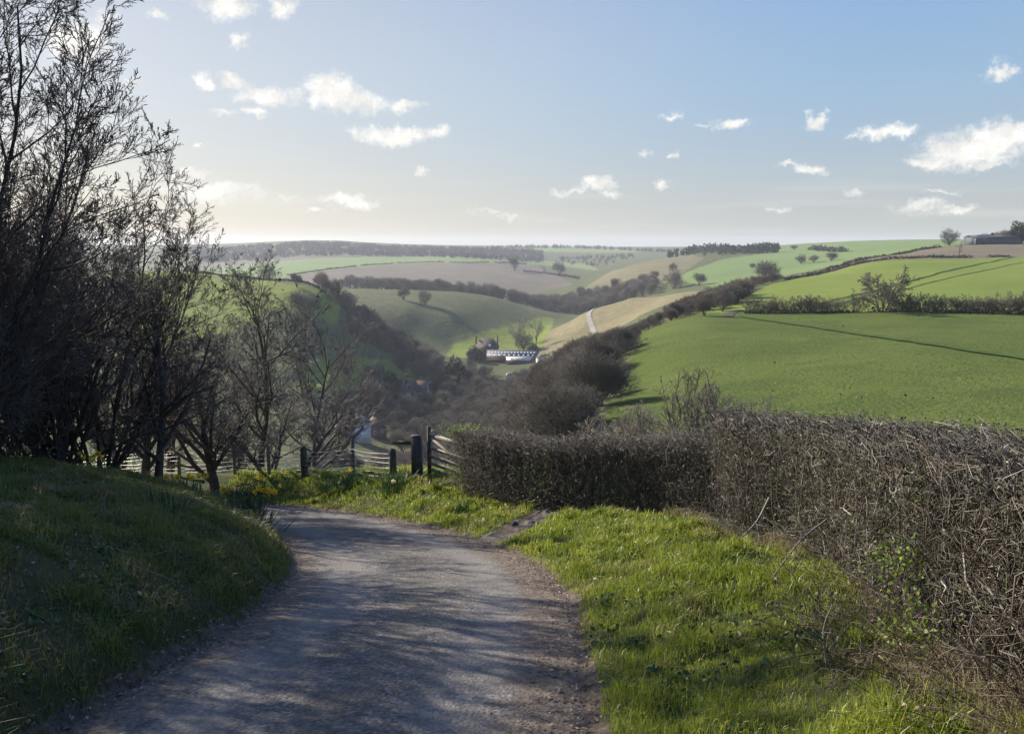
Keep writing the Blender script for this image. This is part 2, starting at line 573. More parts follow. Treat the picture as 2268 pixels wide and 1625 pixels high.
def near_height(x, y, detail=True):
    d, hw, s = road_coords(x, y)
    z = base_plane(y)
    dr, dl = d - hw, -d - hw
    out = smooth01((y - 15) / 5.0) * smooth01((18 + x) / 6)
    e_r = 0.05 * smooth01(dr / 0.15) + (0.36 + 0.40 * out) * smooth01(dr / 2.1) + 0.05 * np.clip(dr - 2, 0, 4)
    e_l = 0.15 * smooth01(dl / 0.22) + 1.36 * (1 - np.exp(-np.maximum(dl, 0) / 2.0)) + 0.035 * np.clip(dl - 3, 0, 6)
    e = np.where(d > 0, np.where(dr > 0, e_r, 0.0), np.where(dl > 0, e_l, 0.0))
    if detail:
        off = np.maximum(dr, dl)
        k = smooth01(off / 0.6)
        e = e + k * (0.11 * fbm(x * 0.9, y * 0.9, 3, 3) + 0.11 * fbm(x * 2.3, y * 2.3, 3, 8)) + 0.02 * np.where(off > 0, fbm(x * 9, y * 9, 2, 5), 0)
        # hummock and hollow in the verge near the hedge gap, and the muddy rut
        e = e - 0.34 * np.exp(-(((x - 2.45) / 0.42) ** 2 + ((y - 9.2) / 0.55) ** 2)) + 0.10 * np.exp(-(((x - 2.0) / 0.7) ** 2 + ((y - 7.6) / 0.4) ** 2))
        e = e - 0.07 * np.exp(-(seg_dist(x, y, RUT) / 0.28) ** 2)
    z = z + e
    # under the lane the ground lies a little lower than its surface
    return z - 0.05 * smooth01((hw - np.abs(d)) / 0.25)


def lynchets(x, y, z):
    """Old cultivation terraces along the foot of the left hill."""
    vx = CX + 1700.0 * x / np.maximum(y, 1.0)
    k = smooth01((vx - 560) / 80) * smooth01((1010 - vx) / 60) * smooth01((y - 290) / 30) * smooth01((450 - y) / 30) * smooth01((z + 82) / 4)
    ph = z / 5.2 + 0.9 * fbm(x / 30, y / 30, 3, 55)
    return 1.0 * k * np.sin(ph * 2 * math.pi)


def height(x, y, detail=True):
    x, y = np.asarray(x, float), np.asarray(y, float)
    sh = np.broadcast(x, y).shape
    x, y = np.broadcast_to(x, sh).ravel(), np.broadcast_to(y, sh).ravel()
    r = np.hypot(x, y)
    w = smooth01((r - 27.0) / 15.0)
    z = np.zeros(len(x))
    m = w > 0
    if m.any():
        zf = far_height(x[m], y[m])
        if detail:
            rr = r[m]
            zf = zf + 0.35 * fbm(x[m] / 14, y[m] / 14, 3, 21) * smooth01((rr - 40) / 60) + 0.0014 * np.minimum(rr, 1200) * fbm(x[m] / (60), y[m] / 60, 3, 31)
        z[m] += (zf + lynchets(x[m], y[m], zf)) * w[m] if detail else zf * w[m]
    m = w < 1
    if m.any():
        z[m] += near_height(x[m], y[m], detail) * (1 - w[m])
    return z.reshape(sh)


def H(x, y):
    return float(height(np.array([float(x)]), np.array([float(y)]))[0])


def at(vx, y):
    """Plan x for a photo column at forward distance y (far field)."""
    return (vx - CX) / 1700.0 * y


def proj(x, y, z):
    """Photo coordinates of world points."""
    yc = y * math.cos(PITCH) - z * math.sin(PITCH)
    zc = y * math.sin(PITCH) + z * math.cos(PITCH)
    return CX + F * x / yc, CY - F * zc / yc


def inside(px, py, poly):
    poly = np.asarray(poly, float)
    c = np.zeros(np.shape(px), bool)
    j = len(poly) - 1
    for i in range(len(poly)):
        xi, yi, xj, yj = *poly[i], *poly[j]
        hit = ((yi > py) != (yj > py)) & (px < (xj - xi) * (py - yi) / (yj - yi + 1e-12) + xi)
        c ^= hit
        j = i
    return c


def find_y(vx, vy, lo, hi, far_first=False):
    """Forward distance at which the ground in photo column vx lies at photo row vy."""
    y = np.exp(np.linspace(math.log(lo), math.log(hi), 240))
    x = at(vx, y)
    z = height(x, y)
    _, py = proj(x, y, z)
    e = py - vy
    k = np.where(np.sign(e[:-1]) != np.sign(e[1:]))[0]
    if len(k):
        i = k[-1] if far_first else k[0]
        return float(y[i] + (y[i + 1] - y[i]) * e[i] / (e[i] - e[i + 1]))
    return float(y[np.abs(e).argmin()])


# ---------------------------------------------------------------- terrain materials
def field_material(name, c1, c2, big, c3=None, fine=0.6, rough=1.0, rows=None, bump=0.0, patch=None, patch_amt=0.5, lush=None):
    """Land cover seen from afar: broad tone drift, clumps, and optional drill rows."""
    m = bpy.data.materials.new(name)
    m.use_nodes = True
    N = NT(m.node_tree)
    b = m.node_tree.nodes['Principled BSDF']
    co = N.node('ShaderNodeTexCoord').outputs['Object']
    col = N.mix(N.ramp(N.noise(co, big, 4.0, 0.6), 0.33, 0.67), c1, c2)
    if c3 is not None:
        col = N.mix(N.math('MULTIPLY', N.ramp(N.noise(co, fine, 5.0, 0.7), 0.48, 0.7), 0.8), col, c3)
    if patch is not None:
        col = N.mix(N.math('MULTIPLY', N.ramp(N.noise(co, big * 3.3, 3.0, 0.6, 0.6), 0.5, 0.62), patch_amt), col, patch)
    if rows is not None:
        ang, width, amt = rows
        mp = N.node('ShaderNodeMapping')
        N.l.new(co, mp.inputs[0])
        mp.inputs['Rotation'].default_value = (0, 0, ang)
        wv = N.node('ShaderNodeTexWave', wave_type='BANDS')
        N.l.new(mp.outputs[0], wv.inputs[0])
        wv.inputs['Scale'].default_value = 1.0 / width
        wv.inputs['Distortion'].default_value = 1.5
        wv.inputs['Detail'].default_value = 2.0
        col = N.mix(N.math('MULTIPLY', wv.outputs['Fac'], amt), col, tuple(v * 0.6 for v in c1))
    if lush is not None:
        at_ = N.node('ShaderNodeAttribute', attribute_name='lush').outputs['Fac']
        at_ = N.ramp(N.math('ADD', at_, N.math('MULTIPLY', N.math('SUBTRACT', N.noise(co, 0.06, 4.0, 0.6), 0.5), 0.7)), 0.3, 0.7)
        col = N.mix(at_, col, N.mix(N.ramp(N.noise(co, 0.09, 5.0, 0.65), 0.38, 0.62), lush[0], lush[1]))
    N.l.new(col, b.inputs['Base Color'])
    b.inputs['Roughness'].default_value = rough
    b.inputs['Specular IOR Level'].default_value = 0.1
    if bump > 0:
        bp = N.node('ShaderNodeBump')
        bp.inputs['Strength'].default_value = 1.0
        bp.inputs['Distance'].default_value = bump
        N.l.new(N.noise(co, fine * 1.6, 5.0, 0.65), bp.inputs['Height'])
        N.l.new(bp.outputs[0], b.inputs['Normal'])
    return m


def ground_material():
    """Soil and moss under the grass, barer at the lane edge and along the muddy rut."""
    m = bpy.data.materials.new("verge_ground")
    m.use_nodes = True
    N = NT(m.node_tree)
    b = m.node_tree.nodes['Principled BSDF']
    co = N.node('ShaderNodeTexCoord').outputs['Object']
    g = N.mix(N.ramp(N.noise(co, 1.4, 5.0, 0.65), 0.35, 0.65), (0.036, 0.058, 0.014), (0.065, 0.062, 0.030))
    soil = N.mix(N.ramp(N.noise(co, 9.0, 5.0, 0.7), 0.3, 0.7), (0.055, 0.042, 0.033), (0.16, 0.13, 0.105))
    dirt = N.node('ShaderNodeAttribute', attribute_name='dirt').outputs['Fac']
    f = N.ramp(N.math('ADD', dirt, N.math('MULTIPLY', N.math('SUBTRACT', N.noise(co, 6.0, 4.0, 0.7), 0.5), 0.9)), 0.35, 0.6)
    N.l.new(N.mix(f, g, soil), b.inputs['Base Color'])
    b.inputs['Roughness'].default_value = 0.95
    b.inputs['Specular IOR Level'].default_value = 0.15
    bp = N.node('ShaderNodeBump')
    bp.inputs['Distance'].default_value = 0.03
    N.l.new(N.noise(co, 26.0, 6.0, 0.7), bp.inputs['Height'])
    N.l.new(bp.outputs[0], b.inputs['Normal'])
    return m


FIELD = {
    'ground': ground_material(),
    'hills': field_material('rough_pasture', (0.075, 0.094, 0.036), (0.100, 0.104, 0.048), 0.012, (0.115, 0.11, 0.06), 0.12, bump=1.2, patch=(0.062, 0.066, 0.038), lush=((0.175, 0.215, 0.038), (0.14, 0.17, 0.038))),
    'crop_field': field_material('young_crop', (0.084, 0.116, 0.024), (0.116, 0.146, 0.032), 0.03, (0.056, 0.082, 0.018), 1.1, bump=0.5, patch=(0.064, 0.09, 0.022), rows=(R(35), 1.1, 0.22)),
    'upper_field': field_material('bright_crop', (0.150, 0.192, 0.034), (0.172, 0.210, 0.042), 0.016, (0.12, 0.178, 0.045), 0.4, rows=(R(62), 2.2, 0.25)),
    'stubble_field': field_material('stubble', (0.18, 0.145, 0.10), (0.155, 0.13, 0.09), 0.02, (0.13, 0.12, 0.07), 0.2, rows=(R(15), 3.0, 0.2)),
    'spur_slope': field_material('dry_grass', (0.215, 0.185, 0.105), (0.185, 0.158, 0.085), 0.03, (0.13, 0.125, 0.06), 0.16, bump=0.8, patch=(0.14, 0.125, 0.065)),
    'left_field': field_material('left_crop', (0.135, 0.200, 0.042), (0.15, 0.21, 0.05), 0.02, (0.11, 0.16, 0.04), 0.3),
    'green_field': field_material('far_crop', (0.135, 0.19, 0.065), (0.15, 0.205, 0.07), 0.006),
    'ploughed_field': field_material('ploughed', (0.150, 0.126, 0.096), (0.128, 0.108, 0.082), 0.006, (0.165, 0.145, 0.105), 0.03),
    'far_slope': field_material('far_dry_grass', (0.18, 0.155, 0.09), (0.14, 0.135, 0.07), 0.012, (0.115, 0.11, 0.06), 0.05),
    'valley_meadow': field_material('meadow', (0.14, 0.20, 0.048), (0.115, 0.17, 0.045), 0.03, (0.10, 0.13, 0.045), 0.2),
}

LOWER_FIELD = [(4, 38), (7, 60), (10.5, 85), (13, 98), (19.5, 128), (32, 195), (53, 222), (58, 209), (117, 178), (190, 140), (190, 26), (60, 26), (14, 30)]
UPPER_FIELD = [(53, 222), (58, 209), (117, 178), (190, 140), (330, 280), (330, 432), (283, 425), (180, 400), (127, 345), (100, 300), (74, 250)]
STUBBLE = [(127, 345), (180, 400), (283, 425), (330, 432), (460, 440), (460, 610), (370, 592), (324, 572), (225, 500), (168, 430)]


def build_terrain():
    th_in = np.arange(-41, 41.01, 0.16)
    th_out = np.concatenate([np.arange(-180, -41, 3.0), th_in, np.arange(44, 180.1, 3.0)])
    th = np.radians(th_out)
    rr = np.exp(np.concatenate([np.arange(math.log(0.5), math.log(44), 0.024), np.arange(math.log(44), math.log(5600), 0.0145)]))
    nr, nt = len(rr), len(th)
    X = rr[:, None] * np.sin(th)[None]
    Y = rr[:, None] * np.cos(th)[None]
    Z = height(X, Y)
    verts = np.stack([X, Y, Z], -1).reshape(-1, 3)
    i = np.arange(nr * nt).reshape(nr, nt)
    quads = np.stack([i[:-1, :-1], i[:-1, 1:], i[1:, 1:], i[1:, :-1]], -1).reshape(-1, 4)
    quads = quads[:, ::-1]
    c = verts[quads].mean(1)
    x, y, z = c.T
    ys = np.maximum(y, 1.0)
    px, py = proj(x, ys, z)
    r = np.hypot(x, y)
    front = y > 5
    names = list(FIELD)
    reg = np.full(len(quads), names.index('hills'))

    def put(name, m):
        reg[m] = names.index(name)
    I = lambda poly, lo, hi: inside(px, py, poly) & (y > lo) & (y < hi) & front
    put('green_field', I([(440, 612), (470, 588), (720, 570), (1000, 568), (1165, 576), (1165, 584), (950, 581), (760, 594), (640, 612), (560, 640), (440, 640)], 900, 2100))
    put('ploughed_field', I([(600, 640), (640, 612), (760, 594), (950, 581), (1165, 584), (1215, 600), (1270, 630), (1180, 650), (700, 650)], 900, 2100))
    put('ploughed_field', I([(440, 588), (470, 583), (720, 562), (900, 566), (720, 571), (470, 592), (440, 600)], 1500, 2400))
    put('green_field', I([(1180, 575), (1300, 585), (1330, 600), (1250, 590), (1160, 585)], 1200, 2400))
    put('green_field', I([(1190, 548), (1330, 548), (1420, 558), (1300, 560), (1150, 556)], 1800, 4000))
    put('far_slope', I([(1290, 640), (1400, 570), (1480, 550), (1560, 572), (1510, 605), (1420, 660)], 780, 1500))
    put('green_field', I([(1500, 620), (1520, 603), (1600, 574), (1700, 560), (1740, 540), (2268, 510), (2268, 560), (1900, 580), (1760, 606), (1600, 640)], 640, 2200))
    put('spur_slope', I([(1185, 800), (1225, 715), (1330, 668), (1450, 630), (1560, 630), (1560, 720), (1350, 775), (1250, 820)], 500, 665))
    lush_a = (I([(300, 590), (450, 596), (720, 640), (760, 668), (745, 720), (690, 690), (600, 690), (480, 740), (300, 760)], 300, 540))
    lush_b = (I([(990, 790), (1000, 762), (1060, 735), (1240, 690), (1215, 740), (1200, 775), (1100, 790)], 480, 760))
    lush_c = (I([(640, 830), (720, 790), (860, 790), (975, 835), (900, 850), (700, 870)], 300, 470))
    # lush grass grades into the rough pasture
    g = (lush_a | lush_b | lush_c).astype(float).reshape(nr - 1, nt - 1)
    lush = np.zeros((nr, nt))
    lush[:-1, :-1] = g
    for _ in range(3):
        lush[1:-1] = (lush[:-2] + lush[1:-1] + lush[2:]) / 3
        lush[:, 1:-1] = (lush[:, :-2] + lush[:, 1:-1] + lush[:, 2:]) / 3
    put('crop_field', inside(x, y, LOWER_FIELD))
    put('upper_field', inside(x, y, UPPER_FIELD))
    put('stubble_field', inside(x, y, STUBBLE))
    put('ground', (r < 40) & ~(inside(x, y, LOWER_FIELD) & (r > 32)))
    objs = {}
    for k, nm in enumerate(names):
        q = quads[reg == k]
        if not len(q):
            continue
        used, inv = np.unique(q, return_inverse=True)
        attrs = None
        v = verts[used]
        if nm == 'hills':
            attrs = {'lush': lush.ravel()[used]}
        if nm == 'ground':
            d, hw, s = road_coords(v[:, 0], v[:, 1])
            off = np.abs(d) - hw
            dirt = np.where(d > 0, 1 - smooth01((off - 0.02) / 0.45), 1 - smooth01((off - 0.0) / 0.14))
            dirt = np.maximum(dirt, 1 - smooth01((seg_dist(v[:, 0], v[:, 1], RUT) - 0.22) / 0.25))
            attrs = {'dirt': dirt}
        o = obj_np(nm, v, inv.reshape(-1, 4), mat=FIELD[nm], smooth=True, attrs=attrs)
        tag(o, kind='structure')
        objs[nm] = o
    return objs


terrain = build_terrain()


def ribbon(pts, width, lift, step=1.0, cross=3, jitter=0.0, crown=0.0, profile=None):
    """A strip of ground following plan points, laid LIFT above the terrain."""
    P = catmull(np.asarray(pts, float), 12)
    seg = np.concatenate([[0], np.cumsum(np.linalg.norm(np.diff(P, axis=0), axis=1))])
    n = max(int(seg[-1] / step), 2)
    s = np.linspace(0, seg[-1], n)
    x, y = np.interp(s, seg, P[:, 0]), np.interp(s, seg, P[:, 1])
    tx, ty = np.gradient(x), np.gradient(y)
    L = np.hypot(tx, ty)
    nx, ny = ty / L, -tx / L
    c = np.linspace(-1, 1, cross)
    w = np.full(n, width) if np.isscalar(width) else np.interp(s, seg, catmull(np.column_stack([width, width]), 12)[:, 0])
    hw = w / 2
    X = x[:, None] + nx[:, None] * hw[:, None] * c
    Y = y[:, None] + ny[:, None] * hw[:, None] * c
    if jitter:
        edge = np.abs(c)[None] ** 3
        jj = jitter * (fbm(s[:, None] * 1.3 + 7 * np.sign(c)[None], np.sign(c)[None] * 3 + 0 * s[:, None], 4, 77))
        X, Y = X + nx[:, None] * jj * edge, Y + ny[:, None] * jj * edge
    return X, Y, s, c
# ---------------------------------------------------------------- the lane and tracks
def asphalt():
    m = bpy.data.materials.new("asphalt")
    m.use_nodes = True
    N = NT(m.node_tree)
    b = m.node_tree.nodes['Principled BSDF']
    co = N.node('ShaderNodeTexCoord').outputs['Object']
    broad = N.noise(co, 0.9, 4.0, 0.6)
    col = N.mix(N.ramp(broad, 0.35, 0.65), (0.100, 0.090, 0.080), (0.150, 0.136, 0.121))
    # stone chippings: cell noise at two sizes
    vo = N.node('ShaderNodeTexVoronoi')
    N.l.new(co, vo.inputs['Vector'])
    vo.inputs['Scale'].default_value = 46.0
    chip = N.node('ShaderNodeSeparateColor')
    N.l.new(vo.outputs['Color'], chip.inputs[0])
    col = N.mix(N.math('MULTIPLY', N.ramp(chip.outputs[0], 0.45, 1.0), 0.62), col, (0.27, 0.25, 0.235))
    col = N.mix(N.math('MULTIPLY', N.ramp(chip.outputs[1], 0.55, 0.95), 0.65), col, (0.045, 0.042, 0.042))
    mid = N.noise(co, 7.0, 5.0, 0.7)
    col = N.mix(N.math('MULTIPLY', N.ramp(mid, 0.5, 0.75), 0.55), col, (0.07, 0.065, 0.062))
    # two wheel tracks rubbed smoother and paler, a darker mossy crown between them
    ed = N.node('ShaderNodeAttribute', attribute_name='track').outputs['Fac']
    wob = N.math('ADD', ed, N.math('MULTIPLY', N.math('SUBTRACT', N.noise(co, 1.1, 3.0, 0.6), 0.5), 0.5))
    col = N.mix(N.math('MULTIPLY', N.ramp(N.math('ABSOLUTE', N.math('SUBTRACT', wob, 0.52)), 0.26, 0.06), 0.42), col, (0.215, 0.20, 0.185))
    col = N.mix(N.math('MULTIPLY', N.ramp(wob, 0.2, 0.02), 0.4), col, (0.085, 0.082, 0.07))
    # worn paler patches where the dressing has gone
    pale = N.math('MULTIPLY', N.ramp(N.noise(co, 2.6, 3.0, 0.55), 0.66, 0.70), N.ramp(N.noise(co, 14.0, 3.0, 0.6), 0.4, 0.6))
    col = N.mix(N.math('MULTIPLY', pale, 0.6), col, (0.34, 0.32, 0.30))
    # crumbled, muddy margin
    edge = N.node('ShaderNodeAttribute', attribute_name='edge').outputs['Fac']
    ef = N.ramp(N.math('ADD', edge, N.math('MULTIPLY', N.math('SUBTRACT', N.noise(co, 5.0, 5.0, 0.7), 0.5), 0.55)), 0.72, 0.95)
    mud = N.mix(N.ramp(N.noise(co, 17.0, 5.0, 0.7), 0.35, 0.65), (0.075, 0.058, 0.046), (0.19, 0.155, 0.125))
    col = N.mix(ef, col, mud)
    N.l.new(col, b.inputs['Base Color'])
    b.inputs['Roughness'].default_value = 0.82
    b.inputs['Specular IOR Level'].default_value = 0.08
    bp = N.node('ShaderNodeBump')
    bp.inputs['Strength'].default_value = 0.9
    bp.inputs['Distance'].default_value = 0.007
    h = N.math('ADD', N.math('MULTIPLY', vo.outputs['Distance'], -1.2), N.noise(co, 24.0, 5.0, 0.7))
    N.l.new(h, bp.inputs['Height'])
    N.l.new(bp.outputs[0], b.inputs['Normal'])
    return m


def build_lane():
    P = catmull(np.column_stack([ROAD_PTS, ROAD_HW]), 14)
    seg = np.concatenate([[0], np.cumsum(np.linalg.norm(np.diff(P[:, :2], axis=0), axis=1))])
    s = np.arange(0, seg[-1], 0.07)
    x, y, hw = (np.interp(s, seg, P[:, k]) for k in range(3))
    tx, ty = np.gradient(x), np.gradient(y)
    L = np.hypot(tx, ty)
    nx, ny = ty / L, -tx / L
    c = np.concatenate([[-1.06, -1.0, -0.95], np.linspace(-0.88, 0.88, 23), [0.95, 1.0, 1.06]])
    rag = np.where(c < 0, 0.11 * fbm(s * 1.1, s * 0 + 3, 5, 4)[:, None], 0.13 * fbm(s * 1.0, s * 0 + 9, 5, 6)[:, None])
    hwj = hw[:, None] + rag * smooth01((np.abs(c) - 0.6) / 0.4)[None]
    X = x[:, None] + nx[:, None] * hwj * c
    Y = y[:, None] + ny[:, None] * hwj * c
    # the surface: slight camber, wheel-track dips, small undulation
    z = base_plane(Y) + 0.004 + 0.02 * (1 - c[None] ** 2) - 0.012 * np.exp(-((np.abs(c[None]) - 0.5) / 0.16) ** 2) + 0.012 * fbm(X * 1.3, Y * 1.3, 3, 2)
    z[:, 0] -= 0.06
    z[:, -1] -= 0.06
    i = np.arange(z.size).reshape(z.shape)
    q = np.stack([i[:-1, :-1], i[:-1, 1:], i[1:, 1:], i[1:, :-1]], -1).reshape(-1, 4)
    edge = np.broadcast_to(np.abs(c)[None], z.shape) + np.where(c > 0, 0.13, 0.03)[None] * np.ones_like(z)
    o = obj_np("road", np.stack([X, Y, z], -1), q, mat=asphalt(), smooth=True, attrs={'edge': edge, 'track': np.broadcast_to(np.abs(c)[None], z.shape).copy()})
    tag(o, kind='structure')


build_lane()


def drape(name, pts, width, mat, lift=0.05, step=2.0, jitter=0.0, cross=5, thick=0.0):
    X, Y, s, c = ribbon(pts, width, lift, step, cross, jitter)
    Z = height(X, Y) + lift + thick * (1 - c[None] ** 2)
    i = np.arange(Z.size).reshape(Z.shape)
    q = np.stack([i[:-1, :-1], i[:-1, 1:], i[1:, 1:], i[1:, :-1]], -1).reshape(-1, 4)
    o = obj_np(name, np.stack([X, Y, Z], -1), q, mat=mat, smooth=True)
    tag(o, kind='structure')
    return o


M_TRAMLINE = field_material('tramline_grass', (0.035, 0.065, 0.016), (0.05, 0.085, 0.02), 0.3, fine=2.0)
M_TRAMLINE2 = field_material('tramline_crop', (0.06, 0.105, 0.02), (0.07, 0.12, 0.02), 0.2, fine=2.0)
M_CHALK = field_material('chalk_track', (0.29, 0.27, 0.25), (0.22, 0.205, 0.18), 0.15, fine=1.0)
M_MUD = material('mud', (0.036, 0.031, 0.027), (0.085, 0.073, 0.063), 5.0, 0.75, bump=0.05, bump_scale=9.0, spec=0.4)


def fpt(vx, y):
    return (at(vx, y), y)


LOWER_LINE = [(at(v, yy), yy) for v, yy in ((v, find_y(v, w, 90, 210)) for v, w in ((1640, 701), (1800, 725), (1960, 749), (2120, 773), (2300, 800)))]
drape("field_track", LOWER_LINE, 1.5, M_TRAMLINE, 0.22, 1.5, 0.5, thick=0.15)
drape("field_track", [fpt(1778, 212), fpt(1950, 252), fpt(2100, 318), fpt(2232, 424)], 1.3, M_TRAMLINE, 0.15, 2.0, 0.3)
drape("field_track", [fpt(1800, 205), fpt(1960, 236), fpt(2120, 290), fpt(2300, 395)], 0.8, M_TRAMLINE2, 0.12, 2.0, 0.4)
drape("farm_track", [fpt(1316, 518), fpt(1318, 545), fpt(1312, 572), fpt(1304, 598), fpt(1308, 618), fpt(1322, 640)], 3.4, M_CHALK, 0.4, 2.0, 0.6)
drape("farm_track", [fpt(1612, 196), fpt(1618, 206), fpt(1640, 214)], 2.2, M_MUD, 0.12, 1.0, 0.5)


def build_mud():
    """Wet black earth pushed out of the gateway onto the lane."""
    X, Y, s, c = ribbon(RUT, [1.1, 0.8, 0.75, 0.6], 0.0, 0.06, 15, 0.3)
    Z = near_height(X, Y) + 0.05 * (1 - np.abs(c[None]) ** 2) - 0.02 + 0.09 * fbm(X * 6, Y * 3.5, 4, 12) - 0.03 * np.exp(-((np.abs(c[None]) - 0.45) / 0.2) ** 2)
    Z = Z + 0.16 * np.exp(-(((X - 0.95) / 0.3) ** 2 + ((Y - 15.3) / 0.45) ** 2))
    Z[:, :2] -= 0.05
    Z[:, -2:] -= 0.05
    Z[0] -= 0.05
    Z[-1] -= 0.05
    i = np.arange(Z.size).reshape(Z.shape)
    q = np.stack([i[:-1, :-1], i[:-1, 1:], i[1:, 1:], i[1:, :-1]], -1).reshape(-1, 4)
    o = obj_np("muddy_track", np.stack([X, Y, Z], -1), q, mat=M_MUD, smooth=True)
    tag(o, kind='structure')


build_mud()
# ---------------------------------------------------------------- bare trees
def rand_perp(T, r):
    v = r.normal(size=T.shape)
    v -= T * (v * T).sum(-1, keepdims=True)
    return norm(v)


def march(start, dirs, lengths, K, r, wig=0.12, up=0.0, droop=0.0):
    N = len(start)
    P = np.empty((N, K, 3))
    P[:, 0] = start
    d = norm(dirs)
    step = (lengths / (K - 1))[:, None]
    for k in range(1, K):
        d = norm(d + r.normal(size=d.shape) * wig + np.array([0, 0, 1.0]) * up - np.array([0, 0, 1.0]) * droop * k / K)
        P[:, k] = P[:, k - 1] + d * step
    return P


def spawn(P, Rr, n, t0, t1, ang, len_f, K, r, wig=0.14, up=0.05, rad_f=0.6, r_tip=0.25, lens=None, end_taper=0.55, droop=0.0):
    """N children along each parent branch; lengths shrink towards the parent's tip."""
    Np, Kp, _ = P.shape
    if lens is None:
        lens = np.linalg.norm(np.diff(P, axis=1), axis=2).sum(1)
    idx = np.repeat(np.arange(Np), n)
    t = t0 + (t1 - t0) * (np.tile((np.arange(n) + 0.5) / n, Np) + r.uniform(-0.5, 0.5, Np * n) / n)
    f = np.clip(t, 0, 0.999) * (Kp - 1)
    k = f.astype(int)
    w = (f - k)[:, None]
    pos = P[idx, k] * (1 - w) + P[idx, k + 1] * w
    T = norm(P[idx, k + 1] - P[idx, k])
    a = np.clip(ang + r.normal(size=len(idx)) * 0.16, 0.15, 1.5)[:, None]
    d = T * np.cos(a) + rand_perp(T, r) * np.sin(a)
    L = lens[idx] * len_f * (1 - (1 - end_taper) * t) * r.uniform(0.6, 1.25, len(idx))
    rp = Rr[idx, k] * (1 - w[:, 0]) + Rr[idx, k + 1] * w[:, 0]
    r0 = np.minimum(rp * rad_f * r.uniform(0.75, 1.1, len(idx)), rp * 0.9)
    C = march(pos, d, L, K, r, wig, up, droop)
    RR = r0[:, None] * np.linspace(1, r_tip, K)[None]
    return C, RR, L


def tree_mesh(seed, stems=1, h=7.0, r0=0.16, spread=0.25, trunk_frac=0.35, limbs=9, limb_ang=0.75, limb_len=0.62, subs=(7, 7, 5),
              sub_len=(0.5, 0.45, 0.45), min_r=0.004, up=0.08, wig=0.12, sides=(7, 5, 3, 3, 3), clear=0.3, droop=0.0, tip_h=0.25, ang=(0.7, 0.75, 0.8)):
    """Returns (trunk MB, twigs MB, lowest-order tips) of a bare tree of height h at the origin."""
    r = np.random.default_rng(seed)
    base = np.zeros((stems, 3))
    if stems > 1:
        a = np.arange(stems) * 2 * math.pi / stems + r.uniform(-.4, .4, stems)
        base[:, 0], base[:, 1] = np.cos(a) * r0 * 1.6, np.sin(a) * r0 * 1.6
        d = np.stack([np.cos(a) * spread, np.sin(a) * spread, np.ones(stems)], 1)
    else:
        d = np.array([[r.uniform(-.06, .06), r.uniform(-.06, .06), 1.0]])
    base[:, 2] = -0.25
    P0 = march(base, d, np.full(stems, h * 0.86) * r.uniform(0.8, 1.1, stems), 9, r, wig * 0.6, up * 0.5)
    R0 = (r0 / max(stems, 1) ** 0.4) * np.linspace(1, tip_h, 9)[None] * np.ones((stems, 1))
    R0[:, 0] *= 1.3
    trunk, twigs = MB(), MB()
    trunk.tubes(P0, R0, sides[0])
    L0 = np.full(stems, h * 0.9)
    P1, R1, L1 = spawn(P0, R0, limbs, clear, 0.98, limb_ang, limb_len, 7, r, wig, up, 0.62, 0.3, L0, droop=droop)
    trunk.tubes(P1, np.maximum(R1, min_r * 1.5), sides[1])
    Pp, Rp, Lp = P1, R1, L1
    for j, (n, lf) in enumerate(zip(subs, sub_len)):
        K = 5 if j < len(subs) - 2 else (4 if j < len(subs) - 1 else 2)
        Pp, Rp, Lp = spawn(Pp, Rp, n, 0.18, 1.0, ang[min(j, len(ang) - 1)], lf, K, r, wig * 1.15, up * 0.8, 0.62, 0.35, Lp, droop=droop)
        twigs.tubes(Pp, np.maximum(Rp, min_r), sides[min(2 + j, len(sides) - 1)])
    return trunk, twigs, Pp[:, -1]


def bark(name, c1, c2, var=0.12, rough=0.85, spec=0.3):
    return material(name, c1, c2, 6.0, rough, spec=spec, obj_var=var)


M_BARK = bark('grey_bark', (0.060, 0.052, 0.042), (0.095, 0.085, 0.068))
M_BARK_DARK = bark('dark_bark', (0.040, 0.033, 0.027), (0.070, 0.060, 0.048))
M_TWIG = bark('twig', (0.145, 0.122, 0.10), (0.19, 0.16, 0.13))
M_TWIG_DARK = bark('dark_twig', (0.072, 0.056, 0.046), (0.105, 0.084, 0.068))
M_FAR_TWIG = bark('far_twig', (0.105, 0.088, 0.070), (0.14, 0.118, 0.094), 0.25)
M_FAR_DARK = bark('far_scrub', (0.086, 0.073, 0.058), (0.124, 0.104, 0.08), 0.3)
M_EVERGREEN = material('evergreen', (0.022, 0.036, 0.018), (0.04, 0.058, 0.026), 0.8, 0.8, island=0.3)
M_IVY = material('ivy', (0.022, 0.042, 0.014), (0.04, 0.065, 0.02), 3.0, 0.5, island=0.35, spec=0.5)


def leaf_cloud(pts, size, r, flat=0.3):
    """Small bent leaves (two triangles each) at the points."""
    n = len(pts)
    d = norm(r.normal(size=(n, 3)))
    s = rand_perp(d, r)
    sz = size * r.uniform(0.6, 1.3, n)[:, None]
    nrm = np.cross(d, s)
    v = np.stack([pts, pts + d * sz * 0.5 + s * sz * 0.32, pts + d * sz + nrm * sz * flat, pts + d * sz * 0.5 - s * sz * 0.32], 1)
    i = np.arange(n * 4).reshape(n, 4)
    return v.reshape(-1, 3), np.concatenate([i[:, [0, 1, 2]], i[:, [0, 2, 3]]])


def tree_things(name, meshes, loc, rz, s, label, cat='tree', group=None, sz=None):
    e = empty(name, loc, rz, label, cat, group, s)
    if sz:
        e.scale = (s, s, sz)
    for nm, me in meshes:
        link(bpy.data.objects.new(nm, me), e)
    return e


